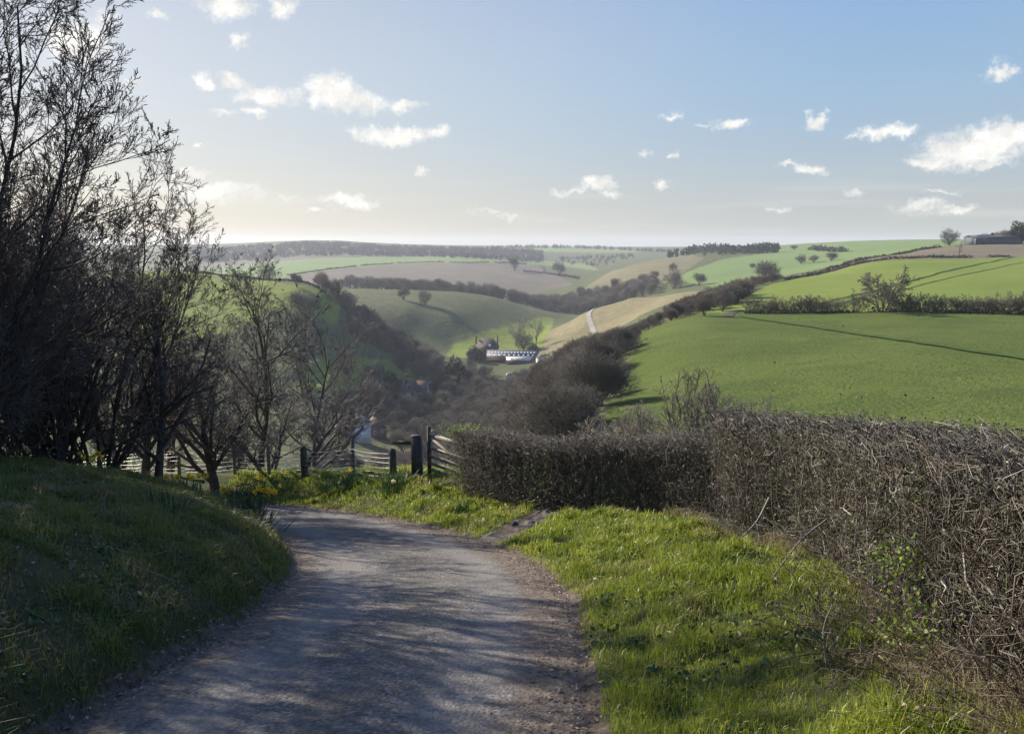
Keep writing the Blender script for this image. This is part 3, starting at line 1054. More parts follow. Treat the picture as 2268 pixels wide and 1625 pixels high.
def proto(seed, mats=(M_BARK, M_TWIG), **kw):
    t, w, tips = tree_mesh(seed, **kw)
    return [("trunk", t.mesh("trunk", mats[0], True)), ("crown", w.mesh("crown", mats[1]))], tips


# the big unclipped bushes on the left bank
BUSH, _ = proto(3, (M_BARK_DARK, M_TWIG_DARK), stems=9, h=7.6, r0=0.12, spread=0.40, limbs=12, limb_ang=0.56, limb_len=0.44, subs=(9, 8, 7),
                sub_len=(0.5, 0.46, 0.40), min_r=0.0040, up=0.10, wig=0.13, clear=0.06, sides=(6, 4, 3, 3, 3), ang=(0.62, 0.66, 0.7))
BUSH2, _ = proto(8, (M_BARK_DARK, M_TWIG_DARK), stems=9, h=6.0, r0=0.12, spread=0.62, limbs=9, limb_ang=0.7, limb_len=0.58, subs=(7, 6, 4),
                 sub_len=(0.5, 0.48, 0.5), min_r=0.0048, up=0.04, wig=0.16, clear=0.04, sides=(6, 4, 3, 3, 3), ang=(0.7, 0.75, 0.8), droop=0.03)


def put_tree(name, pr, x, y, rz, s, label, cat='tree', group=None, dz=0.0, sz=None):
    return tree_things(name, pr, (x, y, H(x, y) + dz), rz, s, label, cat, group, sz)


E_BUSH = put_tree("bush", BUSH, -8.2, 10.6, 0.4, 1.03, "tall bare many-stemmed bush towering on the grass bank nearest the frame edge", "bush")
put_tree("bush", BUSH2, -9.6, 11.6, 2.6, 0.72, "low spreading bare bush at the foot of the towering one", "bush")
put_tree("bush", BUSH, -10.0, 11.9, 1.9, 0.95, "tall bare bush close behind the towering one, its twigs mixed with it", "bush")
put_tree("bush", BUSH, -9.6, 9.4, 3.2, 0.95, "tall bare bush at the very edge of the frame on the bank", "bush")
put_tree("bush", BUSH2, -9.9, 16.2, 0.7, 1.0, "spreading bare bush at the back of the bank, right behind the forked tree", "bush")
put_tree("bush", BUSH2, -12.0, 15.6, 3.9, 0.9, "bare bush at the back of the bank, hidden behind the towering one", "bush")
put_tree("bush", BUSH2, -9.6, 11.8, 5.5, 0.85, "bushy undergrowth filling the foot of the towering bush", "bush")
put_tree("bush", BUSH2, -11.8, 18.4, 3.1, 1.05, "dense low bush between the bank and the leftmost fence posts", "bush")
put_tree("bush", BUSH2, -12.6, 12.6, 1.1, 0.95, "dense bush on the bank behind the towering one, at the frame edge", "bush")
put_tree("bush", BUSH2, -8.6, 7.6, 5.1, 0.55, "low bare bush further back along the bank out of view to the left", "bush")  # unseen bush, kept for the shade it throws on the lane

put_tree("bush", BUSH, -10.2, 18.2, 0.2, 1.05, "twiggy bush rising behind the spreading one, before the leftmost fence posts", "bush")
put_tree("bush", BUSH, -13.2, 18.8, 4.8, 1.0, "tall twiggy bush furthest back on the bank, behind the towering one", "bush")
put_tree("bush", BUSH, -14.6, 15.2, 2.8, 0.95, "tall twiggy bush at the frame edge behind the towering one", "bush")

# the small trees along the fence
FORK, _ = proto(21, (M_BARK, M_TWIG_DARK), stems=1, h=5.8, r0=0.125, limbs=11, limb_ang=0.72, limb_len=0.62, subs=(9, 8, 6), sub_len=(0.54, 0.52, 0.5), min_r=0.0048, clear=0.14, up=0.06)
THORN, _ = proto(34, (M_BARK_DARK, M_TWIG), stems=1, h=5.0, r0=0.175, limbs=17, limb_ang=0.66, limb_len=0.68, subs=(9, 9, 6), sub_len=(0.5, 0.46, 0.45), min_r=0.0045, clear=0.20, up=0.07)
ASH, ASH_TIPS = proto(47, (M_BARK, M_TWIG), stems=1, h=7.6, r0=0.125, limbs=16, limb_ang=0.85, limb_len=0.58, subs=(9, 9, 6), sub_len=(0.5, 0.46, 0.45), min_r=0.005, clear=0.2, up=0.09)
CROOK, _ = proto(58, (M_BARK, M_TWIG), stems=2, h=3.3, r0=0.12, spread=0.75, limbs=9, limb_ang=0.85, limb_len=0.78, subs=(8, 8, 5), sub_len=(0.55, 0.5, 0.5), min_r=0.006, clear=0.2, up=0.03, droop=0.10)
put_tree("forked_tree", FORK, -8.3, 17.3, 0.9, 0.86, "bare tree that forks low, its trunk behind the far end of the grass bank")
put_tree("thorn_tree", THORN, -9.0, 22.6, 1.7, 0.98, "bare thorn with a short thick dark trunk and upswept branches in front of the fence")
e_ash = put_tree("ash_tree", ASH, -8.9, 26.2, 2.3, 0.97, "tallest bare tree behind the fence, with dark seed bunches at its twig tips")
put_tree("crooked_tree", CROOK, -8.0, 24.6, 4.2, 0.8, "low crooked bare tree leaning over the thick fence post")
put_tree("thorn_tree", THORN, -12.2, 24.6, 4.4, 1.0, "bare thorn behind the fence, between the forked tree and the short thick trunk")
put_tree("thorn_tree", THORN, -13.6, 29.5, 5.4, 1.05, "bare thorn further down the slope beyond the leftmost fence posts")
put_tree("ash_tree", ASH, -12.8, 34.0, 2.4, 1.1, "slim bare tree beyond the fence, left of the seed-bearing one")
put_tree("ash_tree", ASH, -9.6, 36.0, 4.4, 1.3, "slim bare tree beyond the fence, straight behind the seed-bearing one")
put_tree("crooked_tree", CROOK, -9.4, 31.0, 0.5, 1.5, "low bushy bare tree below the fence in the valley-side scrub")
put_tree("thorn_tree", THORN, -17.5, 33.0, 0.4, 1.4, "broad bare thorn low on the slope, behind the forked tree")


def ash_keys():
    r = np.random.default_rng(5)
    tips = ASH_TIPS[r.random(len(ASH_TIPS)) < 0.055]
    n = len(tips)
    P, Q = [], []
    for k in range(5):
        d = norm(r.normal(size=(n, 3)) * 0.6 + np.array([0, 0, -1.0]))
        P.append(march(tips, d, r.uniform(0.05, 0.11, n), 3, r, 0.2))
    P = np.concatenate(P)
    Rr = np.tile([0.004, 0.013, 0.003], (len(P), 1))
    b = MB().tubes(P, Rr, 3)
    tag(b.build("seed_bunches", M_BARK_DARK, e_ash), kind='stuff')


ash_keys()

def ivy(parent, radius, h, n, seed):
    r = np.random.default_rng(seed)
    a = r.uniform(0, 6.28, n)
    rad = radius * np.sqrt(r.random(n))
    p = np.stack([np.cos(a) * rad, np.sin(a) * rad, r.random(n) ** 1.3 * h], 1)
    keep = fbm(p[:, 0] * 1.5 + p[:, 2], p[:, 1] * 1.5 + 0.6 * p[:, 2], 2, seed) > -0.05
    v, t = leaf_cloud(p[keep], 0.036, r)
    tag(obj_np("ivy", v, tris=t, mat=M_IVY, parent=parent), kind='stuff')


# shrubs that stand beyond the far hedge
ivy(E_BUSH, 1.1, 2.2, 9000, 6)
SHRUB, _ = proto(63, (M_BARK, M_TWIG), stems=8, h=4.4, r0=0.075, spread=0.5, limbs=7, limb_ang=0.5, limb_len=0.6, subs=(6, 5), sub_len=(0.5, 0.5), min_r=0.008, clear=0.15, up=0.1)
for vx, y, rz, s, lab in ((1545, 30, 0.2, 1.0, "wispy upright shrub rising behind the step in the clipped hedge"),
                          (1615, 31, 1.6, 0.92, "wispy shrub with pale upright shoots behind the near hedge's end"),
                          (1440, 36, 2.9, 1.0, "thin bare shrub beyond the far hedge, before the shaded field"),
                          (1360, 44, 4.0, 1.15, "thin bare shrub beyond the far hedge, next to the wooded strip"),
                          (1340, 52, 0.9, 1.2, "thin bare shrub at the very foot of the wooded strip, beyond the far hedge"),
                          (1415, 31, 3.6, 0.75, "lowest wispy shrub just over the far hedge top"),
                          (1665, 35, 2.2, 0.95, "wispy shrub showing over the near hedge, rightmost of the row"),
                          (1490, 40, 5.0, 0.95, "low grey shrub half hidden behind two taller wispy ones")):
    put_tree("shrub", SHRUB, at(vx, y), y, rz, s, lab, "shrub", dz=-0.4)
# ---------------------------------------------------------------- hedges
def hedge_material():
    m = material('hedge_twigs', (0.046, 0.036, 0.026), (0.074, 0.058, 0.042), 3.0, 0.55, spec=0.5)
    N = NT(m.node_tree)
    b = m.node_tree.nodes['Principled BSDF']
    col = b.inputs['Base Color'].links[0].from_socket
    rnd = N.node('ShaderNodeNewGeometry').outputs['Random Per Island']
    col = N.mix(N.ramp(rnd, 0.55, 0.9), col, (0.105, 0.080, 0.056))
    col = N.mix(N.ramp(rnd, 0.93, 0.97), col, (0.36, 0.335, 0.29))
    col = N.mix(N.ramp(rnd, 0.16, 0.06), col, (0.075, 0.085, 0.035))
    N.l.new(col, b.inputs['Base Color'])
    return m


M_HEDGE = hedge_material()
M_CANE = material('bramble_canes', (0.062, 0.045, 0.036), (0.105, 0.082, 0.062), 3.0, 0.5, island=0.4, spec=0.5)
M_LEAF = material('fresh_leaf', (0.16, 0.24, 0.035), (0.22, 0.29, 0.05), 5.0, 0.5, translucent=0.4, island=0.3, spec=0.4)
M_LEAF_DULL = material('hedge_leaf', (0.085, 0.115, 0.035), (0.12, 0.13, 0.04), 5.0, 0.55, translucent=0.3, island=0.4, spec=0.4)


def hedge_module(seed, n=5600, hollow=0.0, shaggy=0.03):
    r = np.random.default_rng(seed)
    st = np.stack([r.uniform(-0.6, 0.6, n), r.uniform(-1, 1, n), r.uniform(0.02, 1.0, n)], 1)
    st[:, 1] = np.sign(st[:, 1]) * np.abs(st[:, 1]) ** 0.8 * 0.5          # more of it near the two faces
    top = r.random(n) < 0.28
    st[top, 2] = r.uniform(0.78, 1.0, top.sum())
    st = st[~((st[:, 2] < hollow) & (r.random(n) < 0.97))]
    n = len(st)
    out = np.stack([r.normal(size=n) * 0.75, np.sign(st[:, 1]) * r.uniform(-0.2, 0.9, n), r.normal(size=n) * 0.55 + 0.25], 1)
    L = r.uniform(0.06, 0.20, n) * np.where(r.random(n) < 0.10, 1.9, 1.0)
    P = march(st, out, L, 3, r, 0.5)
    lim = shaggy * np.abs(r.normal(size=(n, 1)))
    P[:, :, 1] = np.clip(P[:, :, 1], -0.5 - lim, 0.5 + lim)
    P[:, :, 2] = np.clip(P[:, :, 2], 0.0, 1.0 + lim)
    P += r.normal(size=P.shape) * 0.006
    rad = r.uniform(0.0013, 0.0030, n) * np.where(r.random(n) < 0.05, 1.9, 1.0)
    m = MB().tubes(P, rad[:, None] * np.array([1.1, 0.95, 0.6])[None], 3)
    ns = 26
    sp = np.stack([r.uniform(-0.55, 0.55, ns), r.uniform(-0.32, 0.32, ns), np.full(ns, -0.12)], 1)
    S = march(sp, np.stack([r.normal(size=ns) * 0.3, r.normal(size=ns) * 0.25, np.ones(ns)], 1), r.uniform(0.7, 1.15, ns), 6, r, 0.16)
    S[:, :, 1] = np.clip(S[:, :, 1], -0.48, 0.48)
    S[:, :, 2] = np.minimum(S[:, :, 2], 1.0)
    m.tubes(S, r.uniform(0.005, 0.013, ns)[:, None] * np.linspace(1, 0.5, 6)[None], 4)
    q = P[:, -1][r.random(n) < 0.16]
    lv, lt = leaf_cloud(q, 0.022, r)
    m.add(lv, None, lt)
    me = m.mesh("twigs", M_HEDGE)
    return me


HEDGE_MODS = [hedge_module(k) for k in (101, 102, 103)]
HOLLOW_MOD = hedge_module(107, 2600, 0.5)


def build_hedge(name, pts, heights, thick, label, seed, step=0.62, hollow_at=(), leaves=()):
    r = np.random.default_rng(seed)
    P = catmull(np.asarray(pts, float), 12)
    seg = np.concatenate([[0], np.cumsum(np.linalg.norm(np.diff(P, axis=0), axis=1))])
    hh = np.interp(seg, np.linspace(0, seg[-1], len(heights)), heights)
    s = np.arange(0.45, seg[-1] - 0.3, step)
    x, y = np.interp(s, seg, P[:, 0]), np.interp(s, seg, P[:, 1])
    dx, dy = np.gradient(x), np.gradient(y)
    c = (x[0], y[0], H(x[0], y[0]))
    e = empty(name, c, 0, label, "hedge")
    for k in range(len(s)):
        hollow = any(abs(y[k] - hy) < 0.34 for hy in hollow_at)
        me = HOLLOW_MOD if hollow else HEDGE_MODS[int(r.integers(3))]
        o = bpy.data.objects.new("twigs", me)
        h = float(np.interp(s[k], seg, hh)) * r.uniform(0.97, 1.03)
        o.location = (x[k] - c[0], y[k] - c[1], H(x[k], y[k]) - c[2] - 0.04)
        o.rotation_euler = (r.uniform(-.03, .03), r.uniform(-.03, .03), math.atan2(dy[k], dx[k]) + (math.pi if r.random() < 0.5 else 0))
        o.scale = (1.0, thick * r.uniform(0.95, 1.1), h)
        link(o, e)
    for (lx, ly, lz, rx, rz, n, size, mt) in leaves:
        q = r.normal(size=(n, 3)) * np.array([rx, 0.10, rz])
        pts3 = np.array([lx, ly, H(lx, ly) + lz]) + q - np.array(c)
        v, t = leaf_cloud(pts3, size, r)
        o = obj_np("leaves", v, tris=t, mat=mt, parent=e)
        tag(o, kind='stuff')
    return e


build_hedge("hedge", [(3.45, 11.6), (3.66, 8.6), (3.32, 5.9), (2.88, 4.0), (2.58, 2.2), (2.5, -1.0)], [1.72, 1.51, 1.30, 1.13, 1.05, 1.05], 1.05,
            "tall clipped brown hedge running down the right of the verge towards the camera", 5, hollow_at=(10.9, 9.0),
            leaves=[(2.95, 6.8, 0.8, 0.25, 0.5, 160, 0.024, M_LEAF), (2.6, 4.9, 0.7, 0.3, 0.4, 300, 0.022, M_LEAF_DULL), (2.9, 8.0, 0.6, 0.5, 0.4, 300, 0.024, M_LEAF_DULL), (2.26, 4.3, 0.46, 0.10, 0.07, 240, 0.028, M_LEAF), (2.34, 4.4, 0.8, 0.12, 0.10, 150, 0.026, M_LEAF_DULL), (2.75, 5.6, 0.95, 0.3, 0.25, 200, 0.026, M_LEAF_DULL),
                    (3.1, 7.6, 0.9, 0.5, 0.4, 260, 0.028, M_LEAF_DULL), (2.12, 3.75, 0.28, 0.10, 0.10, 200, 0.028, M_LEAF)])
build_hedge("hedge", [(3.75, 12.1), (2.9, 13.3), (1.5, 14.55), (0.1, 16.1), (-1.15, 18.3)], [1.34, 1.38, 1.38, 1.42, 1.50], 0.95,
            "lower clipped hedge crossing behind the verge from the gate to the tall hedge", 9,
            leaves=[(-1.2, 18.0, 1.45, 0.28, 0.10, 420, 0.05, M_LEAF), (-1.5, 18.3, 0.8, 0.10, 0.42, 160, 0.05, M_LEAF_DULL), (0.75, 14.6, 0.75, 0.5, 0.38, 700, 0.035, M_LEAF_DULL),
                    (-0.9, 17.0, 0.7, 0.6, 0.35, 300, 0.035, M_LEAF_DULL)])


# ---------------------------------------------------------------- grass
def blades(pts, h, w, lean, r, name, mat, normal_tilt=None):
    n = len(pts)
    a = r.uniform(0, 2 * math.pi, n)
    side = np.stack([np.cos(a), np.sin(a), np.zeros(n)], 1) * w[:, None]
    b = r.uniform(0, 2 * math.pi, n)
    ln = np.stack([np.cos(b), np.sin(b), np.zeros(n)], 1) * (lean * h * r.uniform(0.2, 1.0, n))[:, None]
    up = np.stack([np.zeros(n), np.zeros(n), h], 1)
    v = np.stack([pts - side, pts + side, pts + up * 0.58 + ln * 0.32 - side * 0.8, pts + up * 0.58 + ln * 0.32 + side * 0.8, pts + up * (1 - 0.25 * lean)[:, None] + ln], 1)
    i = np.arange(n * 5).reshape(n, 5)
    o = obj_np(name, v.reshape(-1, 3), i[:, [0, 1, 3, 2]], i[:, [2, 3, 4]], mat)
    tag(o, kind='stuff')
    return o


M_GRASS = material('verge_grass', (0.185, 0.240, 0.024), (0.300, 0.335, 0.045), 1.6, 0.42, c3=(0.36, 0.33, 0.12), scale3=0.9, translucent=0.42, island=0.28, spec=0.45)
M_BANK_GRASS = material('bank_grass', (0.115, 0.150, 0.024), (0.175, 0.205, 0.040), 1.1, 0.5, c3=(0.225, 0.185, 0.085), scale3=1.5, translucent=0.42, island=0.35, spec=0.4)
M_STRAW = material('straw', (0.27, 0.215, 0.125), (0.19, 0.15, 0.085), 4.0, 0.6, translucent=0.25, island=0.35)
M_BROWN_GRASS = material('dead_bracken', (0.115, 0.082, 0.054), (0.165, 0.125, 0.075), 4.0, 0.7, translucent=0.2, island=0.4)


def grass_points(n, x0, x1, y0, y1, r, dens_pow=1.35, ref=4.2):
    x, y = r.uniform(x0, x1, n), r.uniform(y0, y1, n)
    d = np.hypot(x, y)
    keep = r.random(n) < np.minimum(1, (ref / np.maximum(d, 0.1)) ** dens_pow)
    keep &= (np.abs(x) < 0.75 * y + 1.2)
    return x[keep], y[keep]


def build_grass():
    r = np.random.default_rng(77)
    # right verge, up to the hedge foot and round to the gate
    x, y = grass_points(1250000, -9, 4.2, 2.2, 25, r)
    d, hw, s = road_coords(x, y)
    dr = d - hw
    clump = fbm(x * 1.6, y * 1.6, 3, 40)
    fine = fbm(x * 6, y * 6, 2, 41)
    edge = 0.06 + 0.16 * np.maximum(fbm(x * 1.2, y * 1.2, 3, 44), -0.2)
    rut = seg_dist(x, y, RUT)
    wall = np.interp(y, [0, 2.5, 4, 5.9, 8.4, 11.3, 12.6, 14.4, 16, 19, 25], [1.95, 2.0, 2.25, 2.72, 3.1, 2.9, 2.7, 1.4, 0.0, -1.7, 8])
    hollow = np.exp(-(((x - 2.45) / 0.42) ** 2 + ((y - 9.2) / 0.55) ** 2))
    ok = (dr > edge) & (dr < 5.5) & (rut > 0.36 + 0.1 * fine) & (x < wall + 0.15) & (r.random(len(x)) > 0.8 * hollow)
    thin = smooth01((x - wall + 0.75) / 0.6) * (y < 12)                # thinner and drier towards the hedge foot
    ok &= r.random(len(x)) > 0.45 * thin
    x, y, clump, fine, dr = x[ok], y[ok], clump[ok], fine[ok], dr[ok]
    dist = np.hypot(x, y)
    tuft = np.clip(fbm(x * 2.6, y * 2.6, 2, 45) * 2.2 + 0.1, 0, 1)
    h = (0.045 + 0.06 * np.clip(clump + 0.25, 0, 1) + 0.09 * tuft) * r.uniform(0.5, 1.35, len(x)) * (1 + 0.02 * dist) * smooth01(dr / 0.25 + 0.35)
    w = 0.0021 * np.maximum(1, dist / 4.6) * r.uniform(0.7, 1.3, len(x))
    pts = np.stack([x, y, near_height(x, y) - 0.005], 1)
    blades(pts, h, w, r.uniform(0.3, 1.25, len(x)), r, "grass", M_GRASS)
    # tussocks: thick tufts of longer blades
    n = 330
    tx, ty = grass_points(30000, -6, 3.3, 2.4, 23, r, 1.0, 5)
    td, thw, _ = road_coords(tx, ty)
    tw = np.interp(ty, [0, 2.5, 4, 5.9, 8.4, 11.3, 12.6, 14.4, 16, 19, 25], [1.95, 2.0, 2.25, 2.72, 3.1, 2.9, 2.7, 1.4, 0.0, -1.7, 8])
    ok = (td - thw > 0.25) & (td - thw < 4.5) & (tx < tw) & (seg_dist(tx, ty, RUT) > 0.45) & (fbm(tx * 1.1, ty * 1.1, 2, 47) > -0.1)
    tx, ty = tx[ok][:n], ty[ok][:n]
    k = np.repeat(np.arange(len(tx)), 110)
    rad = np.abs(r.normal(size=len(k))) * 0.075
    ang = r.uniform(0, 6.283, len(k))
    bx, by = tx[k] + np.cos(ang) * rad, ty[k] + np.sin(ang) * rad
    pts = np.stack([bx, by, near_height(bx, by) - 0.005], 1)
    dist = np.hypot(bx, by)
    blades(pts, r.uniform(0.09, 0.21, len(k)) * r.uniform(0.6, 1.25, len(tx))[k], 0.0023 * np.maximum(1, dist / 4.6), r.uniform(0.5, 1.3, len(k)), r, "tussock_grass", M_GRASS)
    # left bank
    x, y = grass_points(1100000, -12, -1.8, 2.6, 25, r, 1.3, 4.6)
    d, hw, s = road_coords(x, y)
    dl = -d - hw
    clump, fine = fbm(x * 1.5, y * 1.5, 3, 50), fbm(x * 5, y * 5, 2, 51)
    ok = (dl > 0.02 + 0.1 * np.maximum(fine, -0.2)) & (dl < 6) & (r.random(len(x)) < 0.42 + 0.9 * (clump + 0.15))
    x, y, clump, fine, dl = x[ok], y[ok], clump[ok], fine[ok], dl[ok]
    dist = np.hypot(x, y)
    h = (0.045 + 0.07 * np.clip(clump + 0.2, 0, 1) + 0.03 * np.clip(fine, 0, 1)) * r.uniform(0.5, 1.4, len(x)) * (1 + 0.02 * dist)
    w = 0.0021 * np.maximum(1, dist / 4.6) * r.uniform(0.7, 1.3, len(x))
    pts = np.stack([x, y, near_height(x, y) - 0.005], 1)
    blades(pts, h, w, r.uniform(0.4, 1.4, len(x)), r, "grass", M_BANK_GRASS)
    tx, ty = grass_points(20000, -9, -2.4, 2.8, 20, r, 1.0, 5)
    td, thw, _ = road_coords(tx, ty)
    ok = (-td - thw > 0.05) & (-td - thw < 4.5)
    tx, ty = tx[ok][:260], ty[ok][:260]
    k = np.repeat(np.arange(len(tx)), 70)
    bx, by = tx[k] + r.normal(size=len(k)) * 0.07, ty[k] + r.normal(size=len(k)) * 0.07
    pts = np.stack([bx, by, near_height(bx, by) - 0.005], 1)
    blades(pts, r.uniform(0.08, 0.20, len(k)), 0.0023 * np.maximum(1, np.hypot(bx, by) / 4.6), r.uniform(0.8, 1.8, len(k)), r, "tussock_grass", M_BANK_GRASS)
    # straw and dead stems along the hedge foot and among the grass
    n = 15000
    y = 2.4 + 16.6 * r.random(n) ** 1.8
    wall = np.interp(y, [0, 2.5, 4, 5.9, 8.4, 11.3, 12.6, 14.4, 16, 19], [1.95, 2.0, 2.25, 2.72, 3.1, 2.9, 2.7, 1.4, 0.0, -1.7])
    x = wall - np.abs(r.normal(size=n)) * np.where(y < 5, 0.45, 0.16) + 0.22
    d, hw, s = road_coords(x, y)
    ok = (d - hw > 0.45) & (fbm(x * 1.4, y * 1.4, 3, 60) > -0.12) & (seg_dist(x, y, RUT) > 0.3)
    x, y = x[ok], y[ok]
    pts = np.stack([x, y, near_height(x, y)], 1)
    k = fbm(x * 2, y * 2, 2, 61) + r.uniform(-0.3, 0.3, len(x)) > np.where(y > 5.5, -0.3, 0.05)
    for sel, m in ((k, M_STRAW), (~k, M_BROWN_GRASS)):
        q = pts[sel]
        blades(q, r.uniform(0.06, 0.24, len(q)), 0.0018 * np.maximum(1, np.hypot(q[:, 0], q[:, 1]) / 5), r.uniform(0.8, 2.6, len(q)), r, "dry_grass", m)
    n = 9000
    x, y = grass_points(90000, -9, -2, 3, 20, r, 1.2, 5)
    d, hw, s = road_coords(x, y)
    ok = (-d - hw > 0.25) & (fbm(x * 0.9, y * 0.9, 3, 64) > -0.03)
    pts = np.stack([x[ok], y[ok], near_height(x[ok], y[ok])], 1)[:n]
    blades(pts, r.uniform(0.05, 0.14, len(pts)), np.full(len(pts), 0.0026), r.uniform(1.2, 3.0, len(pts)), r, "dry_grass", M_STRAW)


build_grass()


M_WEED = material('broad_weeds', (0.045, 0.085, 0.020), (0.075, 0.115, 0.028), 5.0, 0.45, translucent=0.25, island=0.4, spec=0.45)


def build_weeds():
    r = np.random.default_rng(83)
    V, T, c = [], [], 0
    x, y = grass_points(16000, -9, 3.2, 2.4, 22, r, 1.0, 5)
    d, hw, s = road_coords(x, y)
    off = np.abs(d) - hw
    wall = np.interp(y, [0, 2.5, 4, 5.9, 8.4, 11.3, 12.6, 14.4, 16, 19, 25], [1.95, 2.0, 2.25, 2.72, 3.1, 2.9, 2.7, 1.4, 0.0, -1.7, 8])
    ok = (off > 0.15) & (off < 4) & (x < wall) & (seg_dist(x, y, RUT) > 0.4)
    x, y = x[ok][:420], y[ok][:420]
    k = np.repeat(np.arange(len(x)), 16)
    px, py = x[k] + r.normal(size=len(k)) * 0.06, y[k] + r.normal(size=len(k)) * 0.06
    pts = np.stack([px, py, near_height(px, py) + r.uniform(0.01, 0.07, len(k))], 1)
    v, t = leaf_cloud(pts, 0.045, r, 0.25)
    tag(obj_np("ground_weeds", v, tris=t, mat=M_WEED), kind='stuff')


build_weeds()

# ---------------------------------------------------------------- leaf litter and crumbs on the lane edge
M_LITTER = material('leaf_litter', (0.13, 0.085, 0.055), (0.24, 0.18, 0.12), 20.0, 0.7, island=0.55)
M_CHIP = material('pale_chips', (0.42, 0.39, 0.35), (0.30, 0.27, 0.24), 20.0, 0.8, island=0.3)


def build_litter():
    r = np.random.default_rng(31)
    S = r.uniform(14, 46, 9000)
    seg = np.concatenate([[0], np.cumsum(np.linalg.norm(np.diff(RC, axis=0), axis=1))])
    x0, y0, hw = np.interp(S, seg, RC[:, 0]), np.interp(S, seg, RC[:, 1]), np.interp(S, seg, RHW)
    x1, y1 = np.interp(S + .05, seg, RC[:, 0]), np.interp(S + .05, seg, RC[:, 1])
    L = np.hypot(x1 - x0, y1 - y0) + 1e-9
    nx, ny = (y1 - y0) / L, -(x1 - x0) / L
    side = np.where(r.random(len(S)) < 0.6, 1, -1)
    off = hw - np.where(side > 0, np.abs(r.normal(size=len(S))) * 0.24, np.abs(r.normal(size=len(S))) * 0.14) + 0.1
    x, y = x0 + nx * off * side, y0 + ny * off * side
    z = np.maximum(near_height(x, y), base_plane(y) + 0.008) + 0.012
    pts = np.stack([x, y, z], 1)
    k = r.random(len(S)) < 0.9
    for sel, m, sz, nm in ((k, M_LITTER, 0.038, "leaf_litter"), (~k, M_CHIP, 0.026, "stone_crumbs")):
        v, t = leaf_cloud(pts[sel], sz, r, 0.3)
        v = v.reshape(-1, 4, 3)
        v[:, :, 2] = v[:, :1, 2] + (v[:, :, 2] - v[:, :1, 2]) * 0.35
        o = obj_np(nm, v.reshape(-1, 3), tris=t, mat=m)
        tag(o, kind='stuff')
    # dead leaves and moss scraps lodged on the bank
    n = 5000
    x, y = grass_points(60000, -9, -2.4, 2.8, 18, r, 1.0, 6)
    d, hw, s = road_coords(x, y)
    ok = (-d - hw > 0.05) & (-d - hw < 4)
    pts = np.stack([x[ok], y[ok], near_height(x[ok], y[ok]) + 0.02], 1)[:n]
    v, t = leaf_cloud(pts, 0.035, r)
    tag(obj_np("leaf_litter", v, tris=t, mat=M_LITTER), kind='stuff')


build_litter()


def stick(name, label, pts, r0, mat, cat="stick", seed=0, twigs=0, group=None):
    r = np.random.default_rng(seed)
    P = catmull(np.asarray(pts, float), 4)[None]
    m = MB().tubes(P, (r0 * np.linspace(1, 0.45, P.shape[1]))[None], 5)
    if twigs:
        C, RR, _ = spawn(P, (r0 * np.linspace(1, 0.45, P.shape[1]))[None], twigs, 0.2, 1.0, 0.6, 0.45, 5, r, 0.15, 0.05, 0.5)
        m.tubes(C, RR, 3)
        C2, R2, _ = spawn(C, RR, 3, 0.3, 1.0, 0.7, 0.5, 4, r, 0.15, 0.02, 0.6)
        m.tubes(C2, np.maximum(R2, 0.0015), 3)
    o = m.build(name, mat)
    return tag(o, label, cat, group)


def on_bank(x, y, dz=0.03):
    return (x, y, H(x, y) + dz)


M_PALE_STICK = material('pale_stick', (0.28, 0.25, 0.21), (0.20, 0.175, 0.145), 8.0, 0.7)
stick("fallen_stick", "dark straight stick lying high on the grass bank", [on_bank(-5.3, 10.6, .05), on_bank(-5.05, 10.75, .07), on_bank(-4.8, 10.95, .10)], 0.012, M_BARK_DARK)
stick("fallen_stick", "stick with a pale sunlit edge lying below the straight dark one", [on_bank(-4.55, 9.9, .05), on_bank(-4.4, 9.95, .06), on_bank(-4.15, 10.1, .07)], 0.014, M_PALE_STICK)
stick("fallen_stick", "forked dead twig on the bank among dry leaves", [on_bank(-5.9, 9.0, .05), on_bank(-5.6, 9.3, .1), on_bank(-5.4, 9.6, .16)], 0.009, M_BARK_DARK, twigs=4)
stick("fallen_stick", "thin bleached stalk halfway down the bank, pointing up the slope", [on_bank(-3.5, 6.3, .05), on_bank(-3.3, 6.55, .07), on_bank(-3.15, 6.75, .10)], 0.005, M_PALE_STICK)
stick("fallen_stick", "thin bleached stalk lying level on the shaded bank", [on_bank(-3.2, 6.0, .05), on_bank(-3.0, 6.05, .06), on_bank(-2.85, 6.15, .07)], 0.005, M_PALE_STICK)
stick("fallen_branch", "grey dead branch leaning out of the hollow in the tall hedge", [(3.2, 9.2, H(3.2, 9.2) + 0.55), (2.95, 8.9, H(2.95, 8.9) + 0.33), (2.6, 8.6, H(2.6, 8.6) + 0.14), (2.35, 8.4, H(2.35, 8.4) + 0.05)], 0.014, M_PALE_STICK, "branch", 3, 9)
stick("fallen_branch", "thin dead branch under the tall hedge beside the bramble tangle", [(2.95, 6.9, H(2.95, 6.9) + 0.5), (2.6, 6.6, H(2.6, 6.6) + 0.3), (2.25, 6.3, H(2.25, 6.3) + 0.1)], 0.010, M_PALE_STICK, "branch", 8, 8)
stick("dead_stem", "upright bleached stem standing in the brambles by the hedge foot", [(1.72, 3.9, H(1.72, 3.9)), (1.70, 3.92, H(1.72, 3.9) + .2), (1.73, 3.9, H(1.72, 3.9) + 0.36)], 0.006, M_PALE_STICK, "stem")


